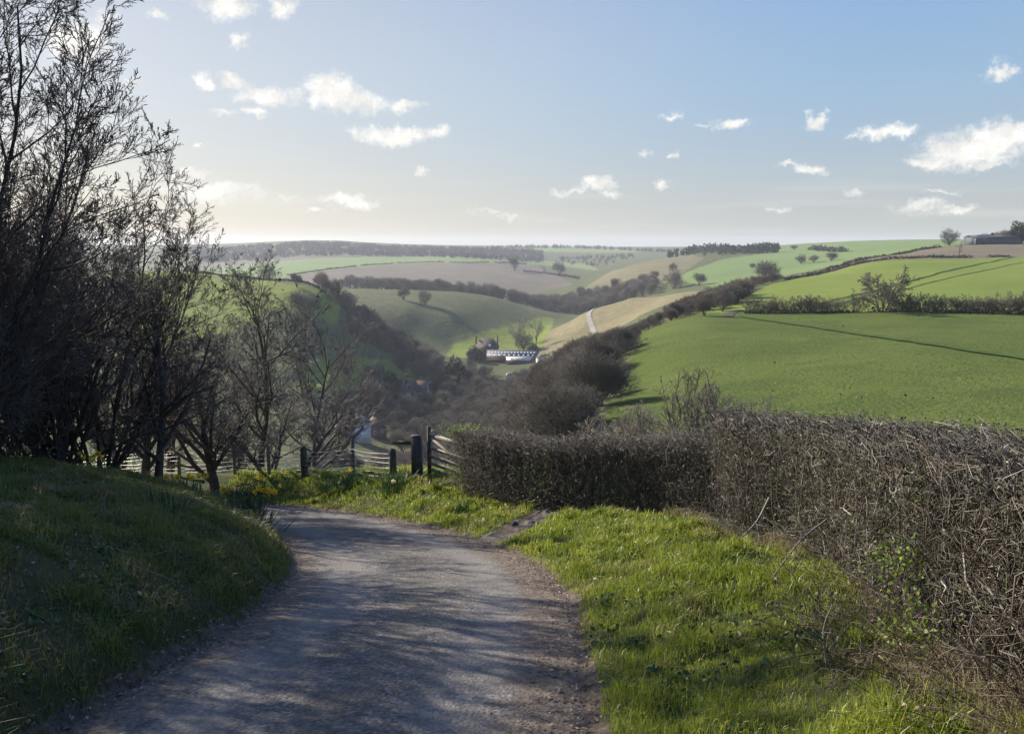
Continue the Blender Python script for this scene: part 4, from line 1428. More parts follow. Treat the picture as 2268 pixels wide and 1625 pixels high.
def build_brambles():
    r = np.random.default_rng(91)
    for (bx, by, sx, sy, n, hmax, lab) in ((2.15, 3.7, 0.26, 0.85, 900, 0.36, "tangle of bare bramble canes at the hedge foot in the near corner"),
                                           (2.70, 5.9, 0.20, 0.5, 200, 0.42, "thinner patch of bramble canes further along the tall hedge foot"),
                                           (2.9, 9.6, 0.28, 0.45, 220, 0.5, "bare suckers and canes around the dark hollow in the tall hedge")):
        st = np.stack([bx + r.normal(size=n) * sx, by + r.normal(size=n) * sy], 1)
        st[:, 0] = np.maximum(st[:, 0], bx - 1.5 * sx)
        z = near_height(st[:, 0], st[:, 1])
        c = np.array([bx, by, H(bx, by)])
        e = empty("bramble", c, 0, lab, "bramble")
        P = march(np.stack([st[:, 0], st[:, 1], z - 0.02], 1) - c, np.stack([r.normal(size=n) * 0.9, r.normal(size=n) * 0.9, r.uniform(0.3, 1.6, n)], 1), r.uniform(0.2, 0.85, n) * hmax / 0.42, 6, r, 0.22, 0.0, 0.45)
        gz = near_height(P[:, :, 0].ravel() + c[0], P[:, :, 1].ravel() + c[1]).reshape(P.shape[:2]) - c[2]
        P[:, 1:, 2] = np.maximum(P[:, 1:, 2], gz[:, 1:] + 0.01)
        rad = r.uniform(0.0014, 0.0036, n)
        o = MB().tubes(P, rad[:, None] * np.linspace(1, 0.5, 6)[None], 3).build("canes", M_CANE, e)
        tag(o, kind='stuff')
        q = P.reshape(-1, 3)[r.random(P.shape[0] * 6) < 0.10]
        v, t = leaf_cloud(q, 0.03, r)
        tag(obj_np("leaves", v, tris=t, mat=M_LITTER, parent=e), kind='stuff')


build_brambles()

# ---------------------------------------------------------------- fence and gate
M_POST = material('weathered_post', (0.115, 0.095, 0.075), (0.17, 0.145, 0.115), 9.0, 0.85, bump=0.004, bump_scale=90.0)
M_POST_DARK = material('dark_post', (0.055, 0.048, 0.038), (0.085, 0.075, 0.058), 9.0, 0.8, bump=0.004, bump_scale=90.0)
M_RAIL = material('silvered_rail', (0.34, 0.30, 0.25), (0.25, 0.22, 0.18), 6.0, 0.6, bump=0.003, bump_scale=80.0)
M_WIRE = material('galvanised_wire', (0.44, 0.43, 0.41), (0.32, 0.31, 0.30), 6.0, 0.4, metallic=0.2, spec=0.5)


def fence():
    posts = [(-3.35, 20.9, 0.10, 0.92, M_POST_DARK), (-4.75, 22.2, 0.055, 1.18, M_POST), (-6.5, 23.3, 0.115, 0.98, M_POST_DARK), (-7.85, 24.0, 0.06, 0.95, M_POST),
             (-9.1, 24.4, 0.055, 0.95, M_POST), (-11.2, 25.0, 0.06, 0.92, M_POST), (-12.6, 25.5, 0.06, 0.85, M_POST), (-13.9, 26.0, 0.065, 0.85, M_POST), (-17.5, 27.2, 0.06, 0.9, M_POST), (-21.5, 28.2, 0.06, 0.9, M_POST)]
    x0, y0 = posts[0][:2]
    c = np.array([x0, y0, H(x0, y0)])
    e = empty("wire_fence", c, 0, "post and wire fence along the outside of the bend, its wires glinting", "fence")
    tops = []
    for (x, y, r0, h, m) in posts:
        z = H(x, y)
        mb = MB()
        lean = rng.normal(size=2) * 0.02
        P = np.array([[[x, y, z - 0.3], [x + lean[0] * .4, y + lean[1] * .4, z + h * 0.5], [x + lean[0], y + lean[1], z + h - 0.02], [x + lean[0], y + lean[1], z + h]]]) - c
        mb.tubes(P, np.array([[r0, r0, r0 * 0.97, r0 * 0.55]]), 8)
        mb.build("post", m, e, False)
        tops.append((x, y, z, h))
    for w in range(6):
        pts = []
        f = [0.14, 0.27, 0.42, 0.58, 0.74, 0.87][w]
        for a, b in zip(tops[:-1], tops[1:]):
            za, zb = a[2] + 1.0 * f * min(a[3], 1.0), b[2] + 1.0 * f * min(b[3], 1.0)
            for t in (0, 0.25, 0.5, 0.75):
                sag = 0.05 * (1 if w > 3 else 0.5) * 4 * t * (1 - t) + rng.normal() * 0.006
                pts.append((a[0] + (b[0] - a[0]) * t, a[1] + (b[1] - a[1]) * t - 0.06, za + (zb - za) * t - sag))
        P = np.array([pts]) - c
        MB().tubes(P, np.full(P.shape[:2], 0.009), 4).build("wire", M_WIRE, e)
    # the uprights of the stock netting
    mb = MB()
    for a, b in zip(tops[:-3], tops[1:-2]):
        for t in np.arange(0.1, 1, 0.12):
            x, y = a[0] + (b[0] - a[0]) * t, a[1] + (b[1] - a[1]) * t - 0.06
            z = a[2] + (b[2] - a[2]) * t
            P = np.array([[[x, y, z + 0.12], [x + rng.normal() * .01, y, z + 0.45], [x, y, z + 0.72]]]) - c
            mb.tubes(P, np.full((1, 3), 0.0016), 3)
    tag(mb.build("netting", M_WIRE, e), kind='stuff')


fence()


def gateway():
    # the stout gatepost with the short rail that ties it to the fence
    x, y = -2.62, 20.4
    z = H(x, y)
    e = empty("gatepost", (x, y, z), 0, "thick dark square gatepost at the end of the wire fence", "gatepost")
    mb = MB().box((0, 0, 0.55), (0.27, 0.25, 1.36), 0.15)
    mb.box((0, 0, 1.245), (0.24, 0.22, 0.03), 0.15, 0.8)
    mb.build("post", M_POST_DARK, e)
    MB().bar((-0.15, 0.03, 1.03), (-0.68, 0.42, 0.95), 0.05, 0.10).build("rail", M_POST_DARK, e)
    MB().bar((0.16, -0.05, -0.1), (0.17, -0.05, 1.1), 0.035, 0.045).build("slamming_strip", M_RAIL, e)
    # the gate, standing open along the hedge end
    gx, gy = -2.25, 20.3
    gz = H(gx, gy)
    g = empty("field_gate", (gx, gy, gz), 0, "wooden field gate with a pale sunlit top rail, half hidden by the hedge end", "gate")
    d = np.array([0.86, -0.45, -0.16])
    d = d / np.linalg.norm(d)
    hs = [0.25, 0.42, 0.62, 0.85, 1.22]
    MB().box((0, 0, 0.70), (0.09, 0.09, 1.48), 0.4).build("hanging_stile", M_POST_DARK, g)
    for k, h in enumerate(hs):
        a = np.array([0.03, -0.02, h])
        MB().bar(a, a + d * 2.4, 0.035, 0.085 if k < 4 else 0.10).build("rail", M_RAIL, g)
    MB().bar(np.array([0.05, -0.06, 1.15]), np.array([0.05, -0.06, 0.25]) + d * 1.9, 0.03, 0.07).build("brace", M_RAIL, g)
    MB().bar(d * 2.4 + np.array([0, 0, 0.12]), d * 2.4 + np.array([0, 0, 1.34]), 0.075, 0.075).build("closing_stile", M_RAIL, g)


gateway()

# ---------------------------------------------------------------- daffodils
M_DAFF_LEAF = material('daffodil_leaf', (0.030, 0.072, 0.034), (0.045, 0.095, 0.040), 6.0, 0.45, translucent=0.25, island=0.25, spec=0.4)
M_PETAL = material('petal', (0.80, 0.58, 0.03), (0.85, 0.66, 0.06), 9.0, 0.5, translucent=0.35)
M_PALE_PETAL = material('pale_petal', (0.85, 0.78, 0.38), (0.85, 0.80, 0.50), 9.0, 0.5, translucent=0.35)
M_TRUMPET = material('trumpet', (0.80, 0.42, 0.015), (0.82, 0.48, 0.02), 9.0, 0.5, translucent=0.3)


def flower_meshes(pm):
    v, t = [], []
    for k in range(6):
        a = k * math.pi / 3
        ca, sa = math.cos(a), math.sin(a)
        n0 = len(v)
        for u, w, zz in ((0.008, 0.006, 0), (0.026, 0.014, 0.004), (0.046, 0.0, 0.008), (0.026, -0.014, 0.004), (0.008, -0.006, 0)):
            v.append((u * ca - w * sa, u * sa + w * ca, zz))
        t += [(n0, n0 + 1, n0 + 4), (n0 + 1, n0 + 3, n0 + 4), (n0 + 1, n0 + 2, n0 + 3)]
    petals = mesh_np("petals", np.array(v), tris=np.array(t), mat=pm)
    m = MB().tubes(np.array([[[0, 0, 0.0], [0, 0, 0.02], [0, 0, 0.036]]]), np.array([[0.009, 0.012, 0.019]]), 8)
    return petals, m.mesh("trumpet", M_TRUMPET)


FLOWER, FLOWER_PALE = flower_meshes(M_PETAL), flower_meshes(M_PALE_PETAL)


def daffodils(x, y, label, n_leaves, h, spread, flowers, seed, pale=False, group=None, fs=1.6):
    r = np.random.default_rng(seed)
    z = H(x, y)
    e = empty("daffodil_clump", (x, y, z), 0, label, "daffodils", group)
    n = n_leaves
    st = np.stack([r.normal(size=n) * spread * 0.45, r.normal(size=n) * spread * 0.45, np.full(n, -0.03)], 1)
    st[:, 2] += near_height(st[:, 0] + x, st[:, 1] + y) - z
    d = np.stack([st[:, 0] * 1.3 + r.normal(size=n) * 0.16, st[:, 1] * 1.3 + r.normal(size=n) * 0.16, np.ones(n)], 1)
    P = march(st, d, h * r.uniform(0.65, 1.1, n), 5, r, 0.06, 0, 0.12)
    side = rand_perp(norm(d), r)[:, None] * np.array([0.008, 0.010, 0.009, 0.007, 0.002])[None, :, None]
    v = np.stack([P - side, P + side], 2).reshape(n, 10, 3)
    i = np.arange(n * 10).reshape(n, 10)
    q = np.concatenate([i[:, [0 + 2 * k, 1 + 2 * k, 3 + 2 * k, 2 + 2 * k]] for k in range(4)])
    tag(obj_np("leaves", v.reshape(-1, 3), q, mat=M_DAFF_LEAF, parent=e), kind='stuff')
    fl = FLOWER_PALE if pale else FLOWER
    for (fx, fy, fz) in flowers:
        tip = np.array([fx, fy, fz])
        root = np.array([fx * 0.55, fy * 0.5, 0.0])
        stem = MB().tubes(np.array([[root, root * 0.5 + tip * 0.5 + np.array([0, 0, 0.02]), tip * np.array([1, 1, 1])]]), np.array([[0.005, 0.0045, 0.004]]), 4).build("flower_stem", M_DAFF_LEAF, e)
        yaw = r.uniform(-0.9, 0.9) - math.pi / 2
        for me in fl:
            o = bpy.data.objects.new(me.name, me)
            o.location = tip
            o.rotation_euler = (0, R(82) + r.normal() * 0.2, yaw)
            o.scale = (fs,) * 3
            link(o, stem)


def spread_flowers(n, w, h, seed, cx=0.0):
    r = np.random.default_rng(seed)
    return [(cx + (k - (n - 1) / 2) * w / max(n - 1, 1) + r.normal() * 0.02, -0.08 + r.normal() * 0.05, h + r.normal() * 0.03) for k in range(n)]


daffodils(-4.95, 13.9, "largest daffodil clump, dark leaves and two groups of flowers at the lane's bend", 150, 0.52, 0.42,
          spread_flowers(3, 0.10, 0.52, 1, -0.42) + spread_flowers(6, 0.34, 0.52, 2, 0.34), 11)
daffodils(-6.5, 14.9, "row of yellow daffodils on the bank's crest, left of the largest clump", 60, 0.32, 0.5, spread_flowers(7, 0.75, 0.36, 3), 12)
daffodils(-7.5, 13.4, "daffodils highest on the bank, before the tangle of bushes", 36, 0.30, 0.4, spread_flowers(5, 0.35, 0.32, 4), 13)
daffodils(-7.7, 22.6, "daffodils among dark leaves under the fence, left of the thick post", 70, 0.38, 0.5, spread_flowers(4, 0.35, 0.44, 5), 14)
daffodils(-6.9, 22.4, "few daffodils just right of the leafy ones under the fence", 40, 0.34, 0.35, spread_flowers(2, 0.22, 0.46, 6), 15)
daffodils(-5.2, 21.3, "flowerless clump of broad daffodil leaves beside the thick fence post", 110, 0.42, 0.45, [], 16)
daffodils(-4.55, 20.9, "daffodil leaves with one high yellow flower before the slim tall post", 80, 0.44, 0.30, [(0.02, -0.05, 0.56)], 17)
daffodils(-3.15, 19.7, "dark daffodil clump with one pale flower against the gatepost", 170, 0.46, 0.48, [(0.05, -0.32, 0.26)], 18, pale=True)
daffodils(-1.05, 16.0, "small tuft of daffodil leaves in the sunny verge before the hedge", 30, 0.30, 0.22, [], 19)
daffodils(-4.6, 12.1, "spiky flowerless leaves on the bank's nose over the lane", 34, 0.34, 0.26, [], 20)
daffodils(-4.05, 8.6, "leaf tuft halfway down the grass bank", 32, 0.30, 0.24, [], 21)
daffodils(-8.6, 22.6, "dark leaf clump at the foot of the tree beside the fence", 90, 0.40, 0.42, [], 22)
daffodils(-6.9, 20.4 + 0.9, "single daffodil in dull leaves across the lane from the big clump", 30, 0.30, 0.3, [(0.0, -0.1, 0.42)], 23)
daffodils(-8.1, 21.7, "low daffodils at the lane edge right of the thick trunk", 30, 0.26, 0.4, spread_flowers(3, 0.6, 0.22, 7), 24)
# ---------------------------------------------------------------- far trees
def far_proto(seed, mats=(M_FAR_TWIG, M_FAR_TWIG), **kw):
    a = dict(stems=1, h=10, r0=0.30, limbs=9, limb_ang=0.75, limb_len=0.62, subs=(7, 6), sub_len=(0.52, 0.5), min_r=0.032, clear=0.22, up=0.07, sides=(5, 4, 3, 3))
    a.update(kw)
    t, w, tips = tree_mesh(seed, **a)
    b = MB()
    for src in (t, w):
        v, q, tr = src.arrays()
        b.add(v, q, tr)
    return b.mesh("bare_tree", mats[0])


def dome_tree(seed, n=1000, rx=3.0, h=6.0, low=0.12, stick=1.1, rad=0.032, mat=None, stems=4, lobes=7, up=0.25):
    """A rounded bare crown: limbs fanning from the foot and a haze of fine twigs gathered in lobes."""
    r = np.random.default_rng(seed)
    lc = norm(r.normal(size=(lobes, 3)) * np.array([1, 1, 0.7]) + np.array([0, 0, 0.25]))
    lc = lc * r.uniform(0.35, 0.62, (lobes, 1)) * np.array([rx, rx, h * 0.5]) + np.array([0, 0, h * 0.55])
    k = r.integers(lobes, size=n)
    d = norm(r.normal(size=(n, 3)))
    lr = r.uniform(0.42, 0.62, lobes)[k][:, None]
    p = lc[k] + d * (r.random((n, 1)) ** 0.4) * lr * np.array([rx, rx, h * 0.5])
    p[:, 2] = np.maximum(p[:, 2], h * low * r.uniform(0.3, 1.2, n))
    out = norm(p - np.array([0, 0, h * 0.3])) * 0.8 + r.normal(size=(n, 3)) * 0.55 + np.array([0, 0, up])
    P = march(p, out, stick * r.uniform(0.5, 1.4, n), 3, r, 0.25)
    m = MB().tubes(P, rad * r.uniform(0.7, 1.3, n)[:, None] * np.array([1.0, 0.8, 0.45])[None], 3)
    S = np.stack([np.linspace(np.zeros(3), q, 5) for q in lc])
    S += r.normal(size=S.shape) * 0.12
    S[:, 0] = r.normal(size=(lobes, 3)) * np.array([0.15, 0.15, 0]) + np.array([0, 0, -0.4])
    m.tubes(S, np.linspace(0.03, 0.012, 5)[None] * h * np.ones((lobes, 1)) * 0.8, 5)
    me = m.mesh("bare_tree", mat)
    me['hh'] = h
    return me


def leafy_mesh(seed, n, rx, rz, z0, size, mat, trunk=True):
    """A crown of many small leaf clumps spread through an uneven volume."""
    r = np.random.default_rng(seed)
    d = norm(r.normal(size=(n, 3)))
    lump = 1 + 0.22 * np.sin(d[:, 0] * 5 + seed) * np.sin(d[:, 1] * 4 + 1.3 * seed) + 0.18 * np.sin(d[:, 2] * 6 + seed)
    p = d * (r.random((n, 1)) ** 0.45) * lump[:, None] * np.array([rx, rx, rz]) + np.array([0, 0, z0])
    v, t = leaf_cloud(p, size, r, 0.4)
    m = MB().add(v, None, t)
    if trunk:
        m.tubes(np.array([[[0, 0, -0.5], [0, 0, z0 * 0.5], [0, 0, z0 + rz * 0.3]]]), np.array([[rx * 0.09, rx * 0.07, rx * 0.03]]), 5)
    return m.mesh("leafy_tree", mat)


EVG = [leafy_mesh(s, 1500, 3.0, 4.2, 4.4, 0.85, M_EVERGREEN) for s in (1, 2)]
CONIFER = leafy_mesh(5, 1200, 2.2, 6.5, 6.8, 0.95, M_EVERGREEN)
FT = [far_proto(201), far_proto(202, limb_ang=0.9, h=9), far_proto(203, limb_len=0.75, h=9.5, clear=0.15)]
ROUND = [dome_tree(k, 1300, 3.4, 8.0, 0.2, 1.3, 0.036, M_FAR_TWIG) for k in (231, 232, 233)]
FSCRUB = [dome_tree(k, 1300, 3.3, 6.2, 0.08, 1.1, 0.032, M_FAR_DARK, lobes=8) for k in (211, 212, 213)]
FBRANCH = [far_proto(k, (M_FAR_DARK, M_FAR_DARK), stems=4, h=6.6, r0=0.16, spread=0.6, limbs=8, limb_ang=0.85, limb_len=0.62, subs=(7, 7), min_r=0.028, clear=0.10, up=0.03) for k in (241, 242)]
FSCRUB_FINE = [dome_tree(k, 6500, 3.3, 6.0, 0.06, 0.8, 0.014, M_FAR_DARK, lobes=10) for k in (221, 222)] + [far_proto(243, (M_FAR_DARK, M_FAR_DARK), stems=5, h=6.6, r0=0.14, spread=0.6, limbs=9, limb_ang=0.85, limb_len=0.6, subs=(7, 6, 3), sub_len=(0.52, 0.5, 0.5), min_r=0.013, clear=0.08, up=0.03)]


def plant(name, me, x, y, s, label=None, cat='tree', group=None, sz=None, dz=-0.1, seed=None):
    o = bpy.data.objects.new(name, me)
    o.location = (x, y, H(x, y) + dz)
    o.rotation_euler = (0, 0, rng.uniform(0, 6.28))
    o.scale = (s, s, sz or s)
    link(o)
    return tag(o, label, cat, group)


def hl(vxy, lo, hi):
    return [(at(vx, yy), yy) for vx, yy in ((v, find_y(v, w, lo, hi)) for v, w in vxy)]


def poly_points(poly, spacing, r):
    P = np.asarray(poly, float)
    lo, hi = P.min(0), P.max(0)
    pts = []
    for yy in np.arange(lo[1], hi[1], spacing):
        for xx in np.arange(lo[0], hi[0], spacing):
            pts.append((xx + r.uniform(-.45, .45) * spacing, yy + r.uniform(-.45, .45) * spacing))
    pts = np.array(pts)
    return pts[inside(pts[:, 0], pts[:, 1], P)]


OUTLINE = np.array([(850, 965), (900, 932), (960, 892), (1060, 852), (1134, 818), (1200, 792), (1232, 778), (1318, 737), (1424, 706), (1527, 656), (1580, 638), (1640, 618), (1750, 598), (1800, 596)], float)
HOUSE_VIEWS = [(779, find_y(781, 972, 270, 340), 42, 966), (828, find_y(826, 962, 290, 350), 22, 954), (899, find_y(897, 884, 340, 460), 34, 872), (1072, find_y(1072, 796, 500, 580), 48, 790),
               (1138, find_y(1134, 800, 500, 580), 70, 801), (880, find_y(879, 903, 320, 420), 12, 893), (1128, find_y(1128, 830, 430, 540), 10, 820), (947, find_y(947, 866, 360, 480), 12, 858)]


def wood(name, poly, spacing, meshes, smin, smax, label, group, seed, cap=300, squash=1.0, fine_to=None, under=False):
    r = np.random.default_rng(seed)
    pts = poly_points(poly, spacing, r)
    r.shuffle(pts)
    pts = pts[:cap]
    z = height(pts[:, 0], pts[:, 1])
    for (x, y), zz in zip(pts, z):
        s = r.uniform(smin, smax)
        me = meshes[int(r.integers(len(meshes)))]
        if fine_to and y < fine_to:
            me = FSCRUB_FINE[int(r.integers(3))]
            s *= float(np.interp(y, [80, fine_to], [0.78, 1.05]))
        px = CX + 1700 * x / y
        _, top = proj(x, y, zz + 6.2 * s)
        if any(abs(px - hv) < hw_ and hy - 120 < y < hy + 7 and top < hb for hv, hy, hw_, hb in HOUSE_VIEWS):
            continue
        if under:                                  # the scrub keeps low along the brow of the bank
            px = CX + 1700 * x / y
            lim = np.interp(px, OUTLINE[:, 0], OUTLINE[:, 1]) + r.uniform(-4, 14)
            zmax = y * vdir(px, lim)[2]
            s = min(s, (zmax - zz) / (6.4 if me in FSCRUB_FINE else 6.2))
            if zmax < zz:
                continue
            s = max(s, 0.45)
        o = bpy.data.objects.new(name, me)
        o.location = (x, y, zz - 0.2)
        o.rotation_euler = (0, 0, r.uniform(0, 6.28))
        o.scale = (s * r.uniform(.9, 1.2), s * r.uniform(.9, 1.2), s * squash)
        link(o)
        tag(o, label, "tree", group)


# wooded strip on the bank between the near field and the valley
low_edge = hl([(1232, 812), (1318, 770), (1424, 738), (1500, 706), (1560, 688)], 150, 420)
wood("scrub_tree", [(7, 80), (12, 98), (18, 126), (26, 162), (30, 194), (48, 222)] + low_edge[::-1] + [(4, 292), (-26, 262), (-40, 232), (-34, 196), (-16, 140), (-6, 100)],
     6.4, FSCRUB + FBRANCH + FBRANCH[:1], 1.0, 1.5, "bare grey scrub tree of the wooded strip between the near field and the valley", "trees of the wooded strip", 41, fine_to=215, cap=290, under=True)
wood("bank_scrub", [fpt(1390, 192), fpt(1440, 204), fpt(1490, 214), fpt(1545, 222), fpt(1600, 228), fpt(1655, 248), fpt(1650, 310), fpt(1590, 312), fpt(1540, 296), fpt(1480, 274), fpt(1410, 246)],
     5.0, FSCRUB_FINE + FBRANCH, 0.8, 1.25, "bare grey scrub in the narrow middle of the wooded strip, past the field's corner", "trees in the narrow part of the wooded strip", 49, cap=120, under=True)
wood("copse_tree", [(52, 226), (74, 255), (99, 304), (125, 350), (108, 376), (84, 350), (66, 308), (50, 262)],
     6.0, FSCRUB + FBRANCH, 0.85, 1.25, "bare grey scrub tree at the head of the strip beside the bright upper field", "trees at the head of the wooded strip", 46, cap=110, under=True)
wood("thicket_tree", [fpt(880, 285), fpt(900, 268), fpt(1010, 268), fpt(1134, 280), fpt(1195, 330), fpt(1205, 450), fpt(1120, 456), fpt(1030, 440), fpt(1000, 385), fpt(960, 335)],
     7.2, FSCRUB + FBRANCH + FBRANCH, 0.95, 1.5, "bare grey tree of the thicket on the lower slope above the village", "trees of the thicket above the village", 47, cap=220, under=True)
wood("thicket_tree", [(-46, 215), (-36, 190), (-26, 160), (-12, 120), (-4, 100), (-10, 96), (-22, 118), (-40, 160), (-56, 205), (-58, 232)],
     7.5, FSCRUB_FINE, 0.75, 1.1, "bare grey tree low on the slope behind the far hedge and gate", "trees low on the slope behind the gate", 48, cap=80)
# belt beyond the middle spur and the wood running down the left hill
wood("wood_tree", [fpt(748, 915), fpt(850, 860), fpt(1000, 850), fpt(1130, 845), fpt(1235, 815), fpt(1330, 790), fpt(1450, 760), fpt(1450, 870), fpt(1330, 910), fpt(1200, 920), fpt(1000, 940), fpt(850, 950), fpt(760, 960)],
     10.5, ROUND + FBRANCH, 1.3, 1.9, "bare tree in the long belt of woodland across the far side of the valley", "trees of the far belt", 42)
wood("wood_tree", [fpt(692, 462), fpt(735, 500), fpt(800, 500), fpt(880, 520), fpt(960, 520), fpt(998, 440), fpt(985, 420), fpt(940, 425), fpt(860, 445), fpt(790, 425), fpt(740, 440)],
     8.0, FSCRUB + ROUND + FBRANCH, 1.0, 1.5, "bare tree in the wood that runs down the left hill to the village", "trees of the left hill wood", 43)
# village trees in the valley floor
wood("valley_tree", [fpt(800, 345), fpt(812, 400), fpt(905, 400), fpt(930, 345), fpt(900, 315), fpt(865, 318), fpt(850, 330)],
     6.5, FSCRUB + ROUND + FBRANCH, 0.7, 1.25, "bare tree on the village's near side, around the brick house and the school", "trees on the near side of the village", 51)
wood("valley_tree", [fpt(860, 300), fpt(905, 280), fpt(960, 300), fpt(1020, 360), fpt(1075, 430), fpt(1110, 500), fpt(1060, 505), fpt(985, 470), fpt(960, 425), fpt(925, 372), fpt(880, 345)],
     9.0, FSCRUB + ROUND + FBRANCH, 0.85, 1.3, "bare tree among the houses on the valley floor", "trees of the village", 44)
# tangle below the fence, seen through the bare trees
wood("slope_tree", [(-12, 62), (-26, 70), (-48, 100), (-66, 140), (-62, 170), (-40, 150), (-24, 110), (-14, 84)], 9.5, FSCRUB, 0.6, 0.95, "small bare tree on the steep slope below the fence", "trees on the slope below the fence", 45, fine_to=400)


def single(name, me, vx, vy, lo, hi, hpx, label, cat='tree', base_h=10.0, ff=False, wide=1.0, group=None):
    """One tree whose foot shows at (vx, vy) in the photo and which is hpx tall there."""
    y = find_y(vx, vy, lo, hi, ff)
    x = at(vx, y)
    s = hpx * y / 1700.0 / base_h
    o = plant(name, me, x, y, s * wide, label, cat, group, sz=s)
    return o, x, y


# the near field's hedgerow
BIGTREE, _ = proto(301, (M_FAR_DARK, M_FAR_DARK), stems=3, h=8.6, r0=0.30, spread=0.45, limbs=13, limb_ang=0.85, limb_len=0.66, subs=(7, 6, 4), sub_len=(0.55, 0.52, 0.5), min_r=0.028, clear=0.12, up=0.02, droop=0.08)
yb = find_y(1955, 690, 150, 215)
tree_things("field_tree", BIGTREE, (at(1955, yb), yb, H(at(1955, yb), yb) - 0.2), 0.4, 1.22, "large spreading bare tree in the hedgerow across the green field", 'tree')
hr = np.random.default_rng(66)
k = 0
for vx in list(np.arange(1655, 1925, 17)) + list(np.arange(1990, 2420, 17)):
    vx = vx + hr.uniform(-9, 9)
    if 1868 < vx < 1900:
        continue
    yy = float(np.interp(vx, [1640, 2268, 2500], [206, 177, 168]))
    s = hr.uniform(0.48, 0.86)
    o = bpy.data.objects.new("hedgerow_bush", (FSCRUB_FINE[2:] + FBRANCH)[int(hr.integers(3))])
    o.location = (at(vx, yy), yy, H(at(vx, yy), yy) - 0.1)
    o.rotation_euler = (0, 0, hr.uniform(0, 6))
    o.scale = (s * 1.05, s * 1.05, s * hr.uniform(0.85, 1.1))
    link(o)
    tag(o, "bare rounded bush in the hedgerow across the near green field", "bush", "bushes of the field hedgerow")
    k += 1

singles = [
    ("lone_tree", ROUND[0], 597, 624, 560, 1000, 40, "faint round bare tree on the skyline of the left hill, the larger of two", 1.0),
    ("lone_tree", ROUND[1], 660, 636, 440, 620, 32, "smaller bare tree on the left hill's crest beside its hedge", 1.0),
    ("hill_tree", ROUND[2], 668, 705, 330, 460, 60, "bare tree on the left slope above the shaded hollow", 1.0),
    ("hill_tree", FSCRUB[1], 690, 700, 330, 470, 44, "thin bare tree left of the hill wood, in front of the bright grass", 1.1),
    ("meadow_tree", ROUND[0], 765, 832, 300, 420, 62, "bare tree with a straight dark trunk alone in the striped meadow", 1.2),
    ("spur_tree", ROUND[1], 895, 665, 640, 820, 28, "faint bare tree on the middle spur, left of its neighbour", 1.2),
    ("spur_tree", ROUND[0], 942, 674, 640, 800, 32, "bare tree on the rim of the middle spur", 1.1),
    ("farm_tree", FT[2], 1143, 760, 560, 700, 66, "large twisted bare tree behind the farm sheds", 1.1),
    ("farm_tree", FT[0], 1188, 770, 550, 700, 64, "tall thin bare tree right of the twisted one behind the farm", 0.8),
    ("farm_tree", ROUND[0], 1160, 775, 540, 640, 44, "bushy bare tree just behind the long shed", 1.2),
    ("field_tree", ROUND[2], 1140, 600, 1000, 1600, 32, "bare tree at the end of the far ploughed field", 1.1),
    ("field_tree", ROUND[1], 1237, 612, 1000, 1600, 32, "bare tree standing at the edge of the far dry valley", 1.1),
    ("field_tree", FT[2], 1205, 606, 1000, 1600, 20, "small bare tree between two larger ones on the far valley rim", 1.1),
    ("hill_bush", FSCRUB[0], 1490, 640, 600, 1000, 40, "rounded bush behind the wooded strip, left of the big round tree", 1.0),
    ("hill_bush", FSCRUB[1], 1545, 632, 560, 1000, 26, "smaller bush behind the wooded strip", 1.2),
    ("round_tree", FSCRUB[2], 1690, 622, 380, 600, 52, "big round-headed tree at the top of the wooded strip", 1.2),
    ("hill_bush", FSCRUB[0], 1767, 584, 600, 1400, 18, "low dark bush on the pale green hill, near the hedge end", 1.5),
    ("hill_bush", FSCRUB[1], 1795, 582, 600, 1400, 16, "second low dark bush on the pale green hill", 1.5),
    ("hill_bush", FSCRUB[2], 1833, 578, 600, 1400, 20, "third dark bush on the pale green hill, beside the stubble", 1.3),
    ("hill_bush", FSCRUB[1], 1660, 595, 700, 1400, 12, "tiny dark bush alone on the pale green slope", 1.2),
    ("hill_bush", FSCRUB[0], 1487, 600, 800, 1400, 16, "dark bush in the fold of the far dry slope", 1.2),
    ("hill_bush", FSCRUB[2], 1750, 553, 1000, 1600, 10, "small tree on the far green hill's brow", 1.4),
    ("skyline_tree", ROUND[0], 2088, 541, 520, 700, 34, "airy pale-crowned tree on the skyline left of the barn", 1.3),
    ("stubble_tree", FT[1], 2112, 568, 420, 560, 34, "twiggy bare tree standing in the stubble field's lower hedge", 0.8),
    ("barn_tree", ROUND[1], 2200, 540, 560, 720, 30, "bare tree behind the dark barn", 1.5),
    ("barn_tree", ROUND[2], 2165, 540, 580, 720, 22, "lower bare tree behind the middle of the dark barn", 1.5),
    ("village_tree", ROUND[0], 815, 905, 340, 430, 72, "broad round bare tree left of the stone school", 1.15),
    ("bank_tree", FSCRUB[0], 1600, 690, 195, 240, 44, "dark scrub tree at the corner where hedgerow and wooded strip meet", 1.1),
    ("bank_tree", FSCRUB[1], 1560, 700, 195, 245, 40, "dark scrub tree left of the hedgerow corner", 1.1),
    ("bank_tree", FSCRUB[2], 1630, 672, 210, 260, 40, "dark scrub tree just above the hedgerow corner", 1.1),
]
for nm, me, vx, vy, lo, hi, hp, lab, wd in singles:
    bh = me['hh'] if 'hh' in me else 10.0
    single(nm, me, vx, vy, lo, hi, hp, lab, 'bush' if 'bush' in nm else 'tree', bh, False, wd)

